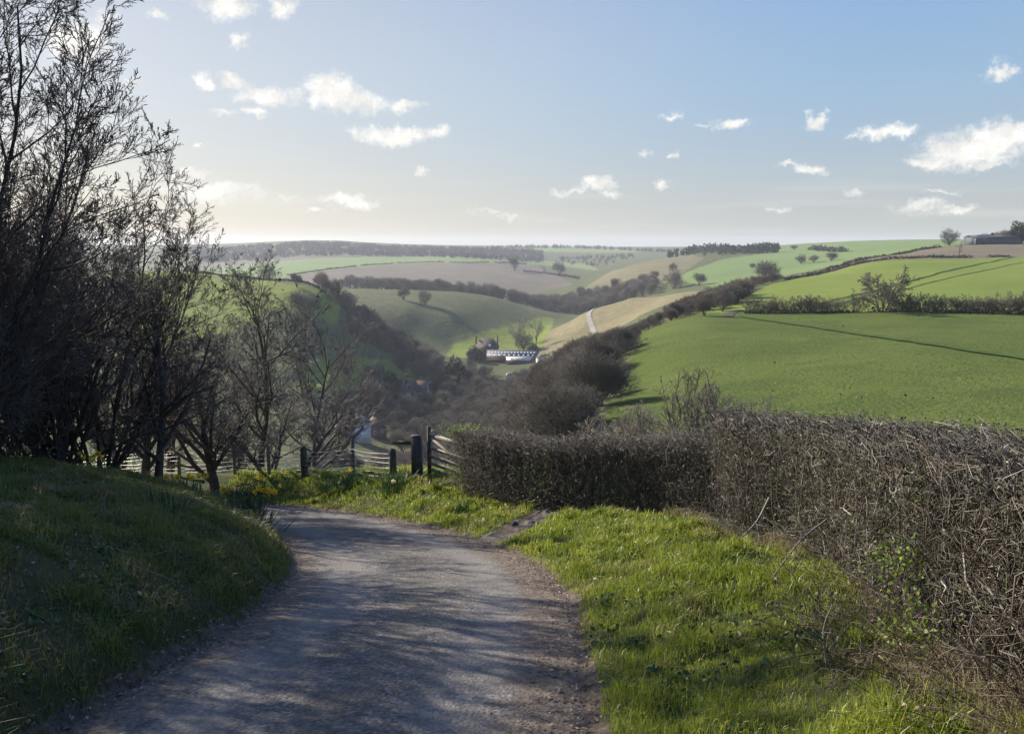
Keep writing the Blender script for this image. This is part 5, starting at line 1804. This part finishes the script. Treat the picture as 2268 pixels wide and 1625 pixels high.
for vx, vy, lo, hi, hp, lab, me, bh in (
        (1050, 800, 490, 560, 33, "rounded dark evergreen in front of the farmhouse", EVG[0], 8.6),
        (862, 868, 340, 440, 46, "tall dark evergreen left of the stone school", EVG[1], 8.6),
        (843, 880, 340, 420, 34, "lower dark evergreen left of the tall one by the school", EVG[0], 8.6),
        (1005, 850, 400, 520, 56, "dark evergreen in the village between school and farm", EVG[1], 8.6),
        (965, 880, 360, 460, 40, "dark evergreen right of the stone school", EVG[0], 8.6),
        (930, 940, 260, 340, 34, "dark evergreen bush near the white house", EVG[1], 8.6),
        (1180, 790, 480, 560, 30, "dark evergreen at the right end of the farm sheds", EVG[0], 8.6),
        (2236, 541, 560, 700, 44, "dense dark tree clump on the skyline right of the barn", EVG[1], 8.6),
        (2266, 541, 560, 700, 50, "dense dark tree clump at the frame edge beyond the barn", EVG[0], 8.6),
        (2228, 541, 560, 720, 30, "lower dark tree close to the barn's right end", EVG[0], 8.6)):
    y = find_y(vx, vy, lo, hi)
    s = hp * y / 1700 / bh
    plant("evergreen_tree", me, at(vx, y), y, s * 1.25, lab, "tree", None, s)


def skyline_wood(name, cols, lo, hi, n, hpx, mat, seed, group=None, ff=True, size=3.2, conif=False):
    """Far woodland that reads as one mass: crowns of leaf-clump faces joined in one object."""
    r = np.random.default_rng(seed)
    V, T, c = [], [], 0
    for _ in range(n):
        vx = r.uniform(cols[0][0], cols[-1][0])
        top, bot = np.interp(vx, [q[0] for q in cols], [q[1] for q in cols]), np.interp(vx, [q[0] for q in cols], [q[2] for q in cols])
        vy = max(top + hpx * 0.8, bot - (bot - top) * r.random()) if bot - top > hpx * 0.8 else bot
        y = find_y(vx, vy, lo, hi, ff)
        x, z = at(vx, y), 0
        hgt = hpx * y / 1700 * r.uniform(0.75, 1.2)
        d = norm(r.normal(size=(46, 3)))
        p = d * (r.random((46, 1)) ** 0.4) * np.array([hgt * (0.26 if conif else 0.45), hgt * 0.4, hgt * 0.5]) + np.array([x, y, H(x, y) + hgt * 0.52])
        v, t = leaf_cloud(p, size * hgt / 12, r, 0.4)
        V.append(v)
        T.append(t + c)
        c += len(v)
    o = obj_np(name, np.concatenate(V), tris=np.concatenate(T), mat=mat)
    tag(o, kind='stuff')


M_FAR_WOOD = material('far_wood', (0.045, 0.041, 0.036), (0.066, 0.058, 0.049), 0.01, 0.95, island=0.3)
M_FAR_CONIFER = material('far_conifers', (0.030, 0.038, 0.026), (0.045, 0.05, 0.034), 0.01, 0.95, island=0.3)
skyline_wood("woodland", [(440, 556, 584), (560, 544, 578), (680, 536, 568), (780, 538, 568), (860, 546, 569), (960, 547, 571), (1080, 550, 576), (1200, 556, 584)], 1750, 2650, 1500, 9, M_FAR_WOOD, 71)
skyline_wood("conifer_wood", [(1475, 550, 564), (1520, 541, 566), (1600, 546, 566), (1690, 550, 560), (1715, 554, 560)], 1150, 1500, 120, 17, M_FAR_CONIFER, 72, conif=True)
skyline_wood("woodland", [(400, 546, 556), (465, 548, 556)], 2300, 3200, 26, 9, M_FAR_WOOD, 73)
skyline_wood("woodland", [(1090, 547, 551), (1180, 546, 550), (1290, 548, 551), (1400, 552, 556), (1475, 552, 560)], 2300, 3400, 110, 8, M_FAR_WOOD, 74)
skyline_wood("woodland", [(1230, 570, 590), (1330, 566, 590), (1400, 562, 572)], 1500, 2600, 80, 7, M_FAR_WOOD, 75)
skyline_wood("woodland", [(1640, 536, 545), (1700, 534, 541)], 1200, 1900, 26, 8, M_FAR_CONIFER, 76)
skyline_wood("woodland", [(1785, 548, 556), (1840, 552, 558)], 900, 1500, 24, 8, M_FAR_WOOD, 77)


M_FIELD_HEDGE = material('field_hedge', (0.085, 0.074, 0.056), (0.12, 0.10, 0.075), 0.3, 0.95, island=0.3)


def far_hedge(pts, h, w, label, seed, gaps=(), mat=None):
    r = np.random.default_rng(seed)
    P = catmull(np.asarray(pts, float), 10)
    seg = np.concatenate([[0], np.cumsum(np.linalg.norm(np.diff(P, axis=0), axis=1))])
    n = int(min(seg[-1] / (h * 0.30), 500)) * 9
    s = r.uniform(0, seg[-1], n)
    for a, b in gaps:
        s = s[(s < a * seg[-1]) | (s > b * seg[-1])]
    x, y = np.interp(s, seg, P[:, 0]) + r.normal(size=len(s)) * w * 0.3, np.interp(s, seg, P[:, 1]) + r.normal(size=len(s)) * w * 0.3
    p = np.stack([x, y, height(x, y) + r.uniform(0, h, len(s)) * (0.7 + 0.5 * fbm(s / 6, s * 0, 2, seed))], 1)
    v, t = leaf_cloud(p, h * 0.55, r, 0.4)
    c = v.mean(0)
    o = obj_np("hedge", v - c, tris=t, mat=mat or M_FIELD_HEDGE)
    o.location = c
    return tag(o, label, "hedge")


far_hedge([fpt(1650, 205), fpt(1760, 200), fpt(1900, 193), fpt(2080, 185), fpt(2268, 177), fpt(2420, 172)], 1.3, 1.4, "low bushy base of the hedgerow across the near green field", 80, gaps=((0.36, 0.39),))
far_hedge([fpt(430, 505), fpt(520, 492), fpt(610, 478), fpt(680, 462), fpt(722, 450)], 1.5, 1.5, "dark thin hedge along the crest of the bright left field", 81)
far_hedge([fpt(1735, 330), fpt(1800, 366), fpt(1900, 402), fpt(2060, 420), fpt(2190, 424), fpt(2300, 428)], 1.5, 1.6, "clipped hedge between the bright upper field and the stubble", 82, gaps=((0.80, 0.84), (0.9, 0.95)))
far_hedge([fpt(1775, 415), fpt(1850, 455), fpt(1930, 510), fpt(2000, 545), fpt(2070, 565)], 2.0, 2.5, "scrubby hedge along the top of the stubble field up to the skyline tree", 83)
far_hedge(hl([(640, 611), (700, 602), (760, 594), (850, 586), (950, 581), (1060, 582), (1165, 585)], 1000, 2000), 3.0, 4.0, "broken dark hedge between the far green and ploughed fields", 84, gaps=((0.3, 0.32), (0.45, 0.46), (0.6, 0.62), (0.75, 0.77)))
far_hedge(hl([(1790, 552), (1830, 556), (1860, 558)], 900, 1500), 6.0, 10.0, "dark thicket on the brow of the pale green hill", 85)
far_hedge(hl([(1160, 602), (1220, 608), (1280, 618)], 1000, 1700), 4.0, 6.0, "dark hedge on the rim of the far dry valley", 86)
# ---------------------------------------------------------------- buildings
M_WHITE = material('white_render', (0.78, 0.78, 0.80), (0.70, 0.70, 0.72), 1.0, 0.8)
M_SLATE = material('slate', (0.070, 0.074, 0.082), (0.10, 0.10, 0.11), 1.5, 0.6, island=0.1)
M_TILE = material('red_tile', (0.130, 0.078, 0.064), (0.10, 0.064, 0.055), 1.5, 0.8)
M_STONE = material('stone_wall', (0.22, 0.20, 0.17), (0.16, 0.145, 0.12), 1.5, 0.9)
M_BRICK = material('brick_wall', (0.20, 0.11, 0.085), (0.16, 0.09, 0.07), 1.5, 0.9)
M_DARKROOF = material('dark_pantile', (0.085, 0.062, 0.058), (0.065, 0.05, 0.05), 1.5, 0.8)
M_TIN = material('pale_tin', (0.52, 0.49, 0.44), (0.42, 0.38, 0.32), 0.6, 0.45, metallic=0.2)
M_GLASS = material('window_glass', (0.045, 0.05, 0.06), None, 1, 0.15, spec=0.5)
M_SKYLIGHT = material('skylight', (0.72, 0.74, 0.76), None, 1, 0.3)
M_CLAD = material('dark_cladding', (0.060, 0.066, 0.082), (0.08, 0.085, 0.10), 0.6, 0.6)
M_FRAME = material('white_frame', (0.80, 0.80, 0.79), None, 1, 0.5)
M_CAR = material('grey_car_paint', (0.42, 0.43, 0.46), None, 1, 0.3, spec=0.5)
M_CARW = material('white_car_paint', (0.75, 0.75, 0.76), None, 1, 0.3, spec=0.5)
M_TYRE = material('tyre', (0.02, 0.02, 0.02), None, 1, 0.8)


def gable_roof(w, d, z0, rise, over=0.3, t=0.18, hip=0.0):
    """Roof with its ridge along y; two sloping slabs, hipped by HIP metres at either end."""
    m = MB()
    a, b = w / 2 + over, d / 2 + over
    dz = over * rise / (w / 2)
    for s in (-1, 1):
        v = [(s * a, -b, z0 - dz), (s * a, b, z0 - dz), (0, b - hip, z0 + rise), (0, -b + hip, z0 + rise)]
        v += [(x, y, z + t) for x, y, z in v]
        m.add(v, [[0, 1, 2, 3], [7, 6, 5, 4], [0, 4, 5, 1], [1, 5, 6, 2], [2, 6, 7, 3], [3, 7, 4, 0]])
    if hip > 0:
        for s in (-1, 1):
            v = [(-a, s * b, z0 - dz + t), (a, s * b, z0 - dz + t), (0, s * (b - hip), z0 + rise + t)]
            m.add(v, None, [[0, 1, 2]])
    return m


def gable_walls(w, d, h, rise, gables=True):
    m = MB().box((0, 0, h / 2 - 1.0), (w, d, h + 2.0))
    if gables:
        for s in (-1, 1):
            y0, y1 = s * d / 2, s * (d / 2 - 0.3)
            v = [(-w / 2, y0, h), (w / 2, y0, h), (0, y0, h + rise), (-w / 2, y1, h), (w / 2, y1, h), (0, y1, h + rise)]
            m.add(v, [[0, 1, 4, 3], [1, 2, 5, 4], [2, 0, 3, 5]], [[0, 2, 1], [3, 4, 5]])
    return m


def window(parent, c, w, h, face, rz=0.0, frame=None):
    """A framed pane on a wall whose outward normal in the house's own axes is FACE."""
    n = np.array(face, float)
    s = np.cross((0, 0, 1.0), n)
    c = np.array(c, float)
    m = MB()
    t = 0.12
    for a in (-1, 1):
        m.bar(c + s * a * w / 2 + np.array([0, 0, -h / 2]), c + s * a * w / 2 + np.array([0, 0, h / 2]), t, t)
        m.bar(c + np.array([0, 0, a * h / 2]) - s * (w / 2 - 0.07), c + np.array([0, 0, a * h / 2]) + s * (w / 2 - 0.07), t, t)
    f = m.build("window", frame or M_FRAME, parent)
    b = MB()
    q = [c + n * 0.02 - s * w / 2 - np.array([0, 0, h / 2]), c + n * 0.02 + s * w / 2 - np.array([0, 0, h / 2]), c + n * 0.02 + s * w / 2 + np.array([0, 0, h / 2]), c + n * 0.02 - s * w / 2 + np.array([0, 0, h / 2])]
    q += [p - n * 0.06 for p in q]
    b.add(q, [[0, 1, 2, 3], [7, 6, 5, 4], [0, 4, 5, 1], [1, 5, 6, 2], [2, 6, 7, 3], [3, 7, 4, 0]])
    b.build("pane", M_GLASS, f)


def chimney(parent, c, h=1.8, w=0.8, pots=2, mat=None, pot=None):
    o = MB().box((c[0], c[1], c[2] + h / 2), (w, w * 0.75, h)).build("chimney", mat or M_BRICK, parent)
    for k in range(pots):
        P = np.array([[[c[0] + (k - (pots - 1) / 2) * 0.32, c[1], c[2] + h], [c[0] + (k - (pots - 1) / 2) * 0.32, c[1], c[2] + h + 0.45]]])
        MB().tubes(P, np.array([[0.13, 0.11]]), 6).build("pot", pot or M_TILE, o)


def site(vx, vy, lo, hi):
    y = find_y(vx, vy, lo, hi)
    return np.array([at(vx, y), y, H(at(vx, y), y)])


def white_house():
    p = site(781, 972, 270, 340)
    e = empty("white_house", p, R(-28), "white rendered house with a dark slate roof at the bottom of the valley", "house", scale=1.2)
    gable_walls(6.2, 7.0, 5.6, 2.4, False).build("wall", M_WHITE, e)
    gable_roof(6.2, 7.0, 5.6, 2.6, 0.35, 0.15, 2.6).build("roof", M_SLATE, e)
    chimney(e, (0.3, 1.2, 7.6), 2.0, 0.8, 2, M_BRICK, M_WHITE)
    w = MB().box((-5.0, -0.6, 1.3), (4.6, 5.4, 4.6))
    v = [(-7.3, -3.3, 3.6), (-7.3, 2.1, 3.6), (-7.3, -0.6, 5.4), (-2.7, -3.3, 3.6), (-2.7, 2.1, 3.6), (-2.7, -0.6, 5.4)]
    w.add(v, [[0, 3, 5, 2], [1, 2, 5, 4]], [[0, 2, 1], [3, 4, 5]])
    w.build("side_wing", M_WHITE, e)
    r = MB()
    for s in (-1, 1):
        q = [(-7.5, -0.6 + s * 2.95, 3.5), (-2.75, -0.6 + s * 2.95, 3.5), (-2.75, -0.6, 5.62), (-7.5, -0.6, 5.62)]
        q += [(x, y, z + 0.12) for x, y, z in q]
        r.add(q, [[0, 1, 2, 3], [7, 6, 5, 4], [0, 4, 5, 1], [1, 5, 6, 2], [2, 6, 7, 3], [3, 7, 4, 0]])
    r.build("wing_roof", M_SLATE, e)
    for x, z in ((-1.5, 4.2), (1.4, 4.2), (1.4, 1.6)):
        window(e, (x, -3.53, z), 0.9, 1.2, (0, -1, 0), frame=M_CLAD)
    window(e, (-4.6, -3.33, 1.9), 0.9, 1.1, (0, -1, 0), frame=M_CLAD)
    window(e, (3.13, -0.8, 4.2), 0.9, 1.2, (1, 0, 0), frame=M_CLAD)
    MB().box((-0.4, -3.54, 0.9), (0.95, 0.08, 2.0)).build("door", M_CLAD, e)


def brick_house():
    p = site(826, 962, 290, 350)
    e = empty("brick_house", p, R(24), "red brick house with a red tiled roof just right of the white house", "house")
    gable_walls(6.5, 8.5, 3.6, 3.4).build("wall", M_BRICK, e)
    gable_roof(6.5, 8.5, 3.6, 3.4, 0.3).build("roof", M_TILE, e)
    chimney(e, (0, 2.5, 6.8), 1.6, 0.8, 2, M_BRICK, M_WHITE)
    for x in (-1.6, 1.6):
        window(e, (x, -4.28, 2.0), 0.9, 1.1, (0, -1, 0))


def school():
    p = site(897, 884, 340, 460)
    s = p[1] / 400
    e = empty("stone_school", p, R(16), "stone village school or chapel with a steep gable, red roof and small bell turret", "chapel", scale=s * 1.12)
    gable_walls(8.0, 13.0, 4.6, 5.6).build("wall", M_STONE, e)
    gable_roof(8.0, 13.0, 4.6, 5.6, 0.35, 0.2).build("roof", M_TILE, e)
    t = MB().box((-0.6, -5.9, 10.3), (1.5, 1.4, 2.6)).build("bell_turret", M_STONE, e)
    MB().add([(-1.5, -6.7, 11.6), (0.3, -6.7, 11.6), (0.3, -5.1, 11.6), (-1.5, -5.1, 11.6), (-0.6, -5.9, 14.0)], [[3, 2, 1, 0]], [[0, 1, 4], [1, 2, 4], [2, 3, 4], [3, 0, 4]]).build("spire", M_SLATE, t)
    a = MB().box((6.6, 1.5, 1.4), (5.6, 6.5, 4.8))
    v = [(9.4, -1.75, 3.8), (9.4, 4.75, 3.8), (9.4, 1.5, 8.2), (3.2, -1.75, 3.8), (3.2, 4.75, 3.8), (3.2, 1.5, 8.2)]
    a.add(v, None, [[0, 1, 2], [3, 5, 4]])
    a.build("cross_wing", M_STONE, e)
    r = MB()
    for k in (-1, 1):
        q = [(9.7, 1.5 + k * 3.6, 3.5), (2.2, 1.5 + k * 3.6, 3.5), (2.2, 1.5, 8.35), (9.7, 1.5, 8.35)]
        q += [(x, y, z + 0.2) for x, y, z in q]
        r.add(q, [[0, 1, 2, 3], [7, 6, 5, 4], [0, 4, 5, 1], [1, 5, 6, 2], [2, 6, 7, 3], [3, 7, 4, 0]])
    r.build("wing_roof", M_TILE, e)
    MB().bar((9.5, 1.5, 8.3), (9.5, 1.5, 9.8), 0.25, 0.25).build("finial", M_STONE, e)
    for x, z, w, h in ((-1.7, 3.0, 1.1, 3.0), (1.7, 3.0, 1.1, 3.0), (0.3, 7.0, 1.2, 1.2)):
        window(e, (x, -6.53, z), w, h, (0, -1, 0), frame=M_STONE)
    window(e, (6.0, -1.78, 2.2), 1.4, 1.6, (0, -1, 0))
    chimney(e, (-4.2, 3.5, 4.6), 4.2, 0.8, 1, M_STONE)


def cottage():
    p = site(947, 868, 360, 480)
    e = empty("small_cottage", p, R(-20), "small pale cottage with a dark roof just right of the stone school", "house")
    gable_walls(4.6, 6.0, 3.4, 2.4).build("wall", M_WHITE, e)
    gable_roof(4.6, 6.0, 3.4, 2.4, 0.3).build("roof", M_SLATE, e)
    window(e, (0, -3.03, 1.8), 1.6, 1.6, (0, -1, 0), frame=M_CLAD)
    chimney(e, (0, 1.8, 5.4), 1.4, 0.7, 1, M_BRICK)


cottage()


def farm():
    p = site(1078, 792, 500, 590)
    k = p[1] / 1700.0
    e = empty("farmhouse", p, R(-6), "tall dark hip-roofed farmhouse with a chimney at each end", "house", scale=1.3)
    gable_walls(8, 12.5, 6.2, 4.0, False).build("wall", M_BRICK, e)
    e.rotation_euler = (0, 0, R(84))
    gable_roof(8, 12.5, 6.2, 4.6, 0.4, 0.2, 3.2).build("roof", M_DARKROOF, e)
    chimney(e, (0, -6.0, 6.0), 6.6, 0.9, 2, M_BRICK)
    chimney(e, (0, 6.0, 6.0), 6.6, 0.9, 2, M_BRICK)
    for y, z in ((-3.4, 4.6), (0, 4.6), (3.4, 4.6), (-3.4, 1.6), (3.4, 1.6)):
        window(e, (-4.03, y, z), 1.1, 1.5, (-1, 0, 0))
    d = MB().box((-3.0, -2.2, 7.2), (1.4, 1.2, 1.4)).build("dormer", M_FRAME, e)
    # lower stone wing to the left
    q = site(1045, 796, 500, 580)
    w = empty("farm_cottage", q, R(-14), "low stone cottage with white barge boards joined to the farmhouse's left", "house")
    gable_walls(7, 8, 4.4, 3.6).build("wall", M_STONE, w)
    gable_roof(7, 8, 4.4, 3.6, 0.3, 0.2).build("roof", M_DARKROOF, w)
    for s in (-1, 1):
        MB().bar((s * 3.9, -4.34, 4.1), (s * 0.05, -4.34, 8.1), 0.10, 0.28).build("barge_board", M_FRAME, w)
    chimney(w, (-2.6, 2.0, 5.6), 2.6, 0.8, 1, M_BRICK)
    window(w, (0, -4.03, 2.6), 1.4, 1.5, (0, -1, 0))
    # long shed with two rows of roof lights
    q = site(1134, 800, 500, 580)
    L = 110 * q[1] / 1700
    sh = empty("long_shed", q, R(-3), "long dark farm shed with two rows of pale roof lights", "shed")
    MB().box((0, 0, 1.0), (L, 9.4, 5.0)).build("wall", M_BRICK, sh)
    m = MB()
    for s, in ((-1,), (1,)):
        v = [(-L / 2 - .3, s * 5.1, 3.3), (L / 2 + .3, s * 5.1, 3.3), (L / 2 + .3, 0, 8.0), (-L / 2 - .3, 0, 8.0)]
        v += [(x, y, z + 0.15) for x, y, z in v]
        m.add(v, [[0, 1, 2, 3], [7, 6, 5, 4], [0, 4, 5, 1], [1, 5, 6, 2], [2, 6, 7, 3], [3, 7, 4, 0]])
    for s in (-1, 1):
        m.add([(s * L / 2, -4.7, 3.4), (s * L / 2, 4.7, 3.4), (s * L / 2, 0, 7.9)], None, [[0, 1, 2]])
    m.build("roof", M_SLATE, sh)
    for n, f, wd in ((15, 0.66, 1.25), (10, 0.30, 1.25)):
        for i in range(n):
            x = -L / 2 + L * (i + 0.7) / (n + 0.4)
            y0, y1 = -5.1 + 5.1 * (f - 0.07), -5.1 + 5.1 * (f + 0.07)
            z0, z1 = 3.45 + 4.7 * (f - 0.07), 3.45 + 4.7 * (f + 0.07)
            v = [(x - wd / 2, y0, z0), (x + wd / 2, y0, z0), (x + wd / 2, y1, z1), (x - wd / 2, y1, z1)]
            v += [(a, b - 0.03, c + 0.07) for a, b, c in v]
            MB().add(v, [[3, 2, 1, 0], [4, 5, 6, 7], [0, 1, 5, 4], [1, 2, 6, 5], [2, 3, 7, 6], [3, 0, 4, 7]]).build("roof_light", M_SKYLIGHT, sh)
    # low lean-to with a pale roof in front
    q2 = site(1150, 804, 480, 560)
    q2 = np.array([q2[0], q[1] - 9.0, q[2]])
    l2 = 62 * q2[1] / 1700
    b = empty("tin_shed", q2, R(-3), "low shed with a pale sunlit tin roof before the long shed", "shed")
    MB().box((0, 0, 0.2), (l2 - 1, 4.6, 4.2)).build("wall", M_DARKROOF, b)
    v = [(-l2 / 2 + 1.2, -2.8, 2.3), (l2 / 2 - 2.2, -2.8, 2.3), (l2 / 2, 2.4, 4.3), (-l2 / 2, 2.4, 4.3)]
    v += [(x, y, z + 0.12) for x, y, z in v]
    MB().add(v, [[3, 2, 1, 0], [4, 5, 6, 7], [0, 1, 5, 4], [1, 2, 6, 5], [2, 3, 7, 6], [3, 0, 4, 7]]).build("roof", M_TIN, b)
    for x in (-l2 * 0.28, l2 * 0.08):
        MB().box((x, -0.2, 3.47), (1.3, 1.3, 0.1)).build("roof_light", M_SKYLIGHT, b)
    q3 = site(1198, 802, 480, 570)
    g = empty("outbuilding", q3, R(20), "small gabled outbuilding with a grey roof at the right end of the sheds", "shed")
    gable_walls(4.5, 6, 2.8, 2.0).build("wall", M_WHITE, g)
    gable_roof(4.5, 6, 2.8, 2.0, 0.25).build("roof", M_SLATE, g)


def barn():
    p = site(2179, 541, 560, 640)
    k = p[1] / 1700
    e = empty("barn", p, R(-4), "dark clad barn on the skyline with a pale door post at its left end", "barn")
    L, D = 96 * k, 14.0
    m = MB().box((0, 0, 1.5), (L, D, 7.0))
    m.build("wall", M_CLAD, e)
    r = MB()
    v = [(-L / 2 - .4, -D / 2 - .5, 4.6), (L / 2 + .4, -D / 2 - .5, 4.9), (L / 2 + .4, 0, 7.6), (-L / 2 - .4, 0, 6.0)]
    v2 = [(-L / 2 - .4, D / 2 + .5, 4.6), (L / 2 + .4, D / 2 + .5, 4.9), (L / 2 + .4, 0, 7.6), (-L / 2 - .4, 0, 6.0)]
    for q in (v, v2):
        q = q + [(x, y, z + 0.2) for x, y, z in q]
        r.add(q, [[0, 1, 2, 3], [7, 6, 5, 4], [0, 4, 5, 1], [1, 5, 6, 2], [2, 6, 7, 3], [3, 7, 4, 0]])
    r.build("roof", M_SLATE, e)
    MB().box((-L / 2 + 1.0, -D / 2 - 0.08, 2.2), (1.3, 0.16, 4.6)).build("door_post", M_FRAME, e)
    MB().box((-L / 2 + 4.2, -D / 2 - 0.06, 2.0), (4.6, 0.14, 4.2)).build("door", M_CLAD, e)
    MB().box((0, -0.5, 7.4), (2.2, 2.0, 1.2), 0, 0.5).build("roof_vent", M_CLAD, e)


def car(name, p, rz, mat, label, s=1.0):
    e = empty(name, p, rz, label, "car", scale=s)
    b = MB()
    b.box((0, 0, 0.55), (4.1, 1.7, 0.55), 0, 0.97).box((0, 0, 0.80), (3.9, 1.62, 0.12), 0, 0.96)
    b.build("body", mat, e)
    c = MB()
    lo, hi = [(-1.75, -0.76), (1.05, -0.76), (1.05, 0.76), (-1.75, 0.76)], [(-1.35, -0.62), (0.35, -0.62), (0.35, 0.62), (-1.35, 0.62)]
    c.add([(x, y, 0.86) for x, y in lo] + [(x, y, 1.38) for x, y in hi], [[0, 3, 2, 1], [4, 5, 6, 7], [0, 1, 5, 4], [1, 2, 6, 5], [2, 3, 7, 6], [3, 0, 4, 7]])
    c.build("windows", M_GLASS, e)
    MB().box((-0.5, 0, 1.41), (1.75, 1.3, 0.06), 0, 0.9).build("roof", mat, e)
    for x in (-1.3, 1.3):
        for y in (-0.78, 0.78):
            P = np.array([[[x, y - 0.1, 0.31], [x, y + 0.1, 0.31]]])
            MB().tubes(P, np.array([[0.31, 0.31]]), 12).build("wheel", M_TYRE, e)
    for y in (-0.6, 0.6):
        MB().box((2.03, y, 0.62), (0.08, 0.3, 0.14)).build("headlight", M_FRAME, e)


white_house()
brick_house()
school()
farm()
barn()
pc = site(879, 903, 320, 420)
car("parked_car", pc, R(-10), M_CAR, "light grey car parked below the stone school")
pc = site(1128, 830, 430, 540)
car("parked_car", pc + np.array([0, 0, 0.0]), R(40), M_CARW, "white car among the trees below the farm sheds")
# ---------------------------------------------------------------- the air
def build_haze():
    m = bpy.data.materials.new("air")
    m.use_nodes = True
    N = NT(m.node_tree)
    N.n.clear()
    pv = N.node('ShaderNodeVolumePrincipled')
    pv.inputs['Color'].default_value = (0.82, 0.88, 1.0, 1)
    pv.inputs['Density'].default_value = 1.15e-4
    pv.inputs['Anisotropy'].default_value = 0.25
    out = N.node('ShaderNodeOutputMaterial')
    N.l.new(pv.outputs[0], out.inputs['Volume'])
    b = MB().box((0, 0, -20), (11800, 11800, 136))
    o = b.build("haze", m)
    tag(o, kind='stuff')


build_haze()
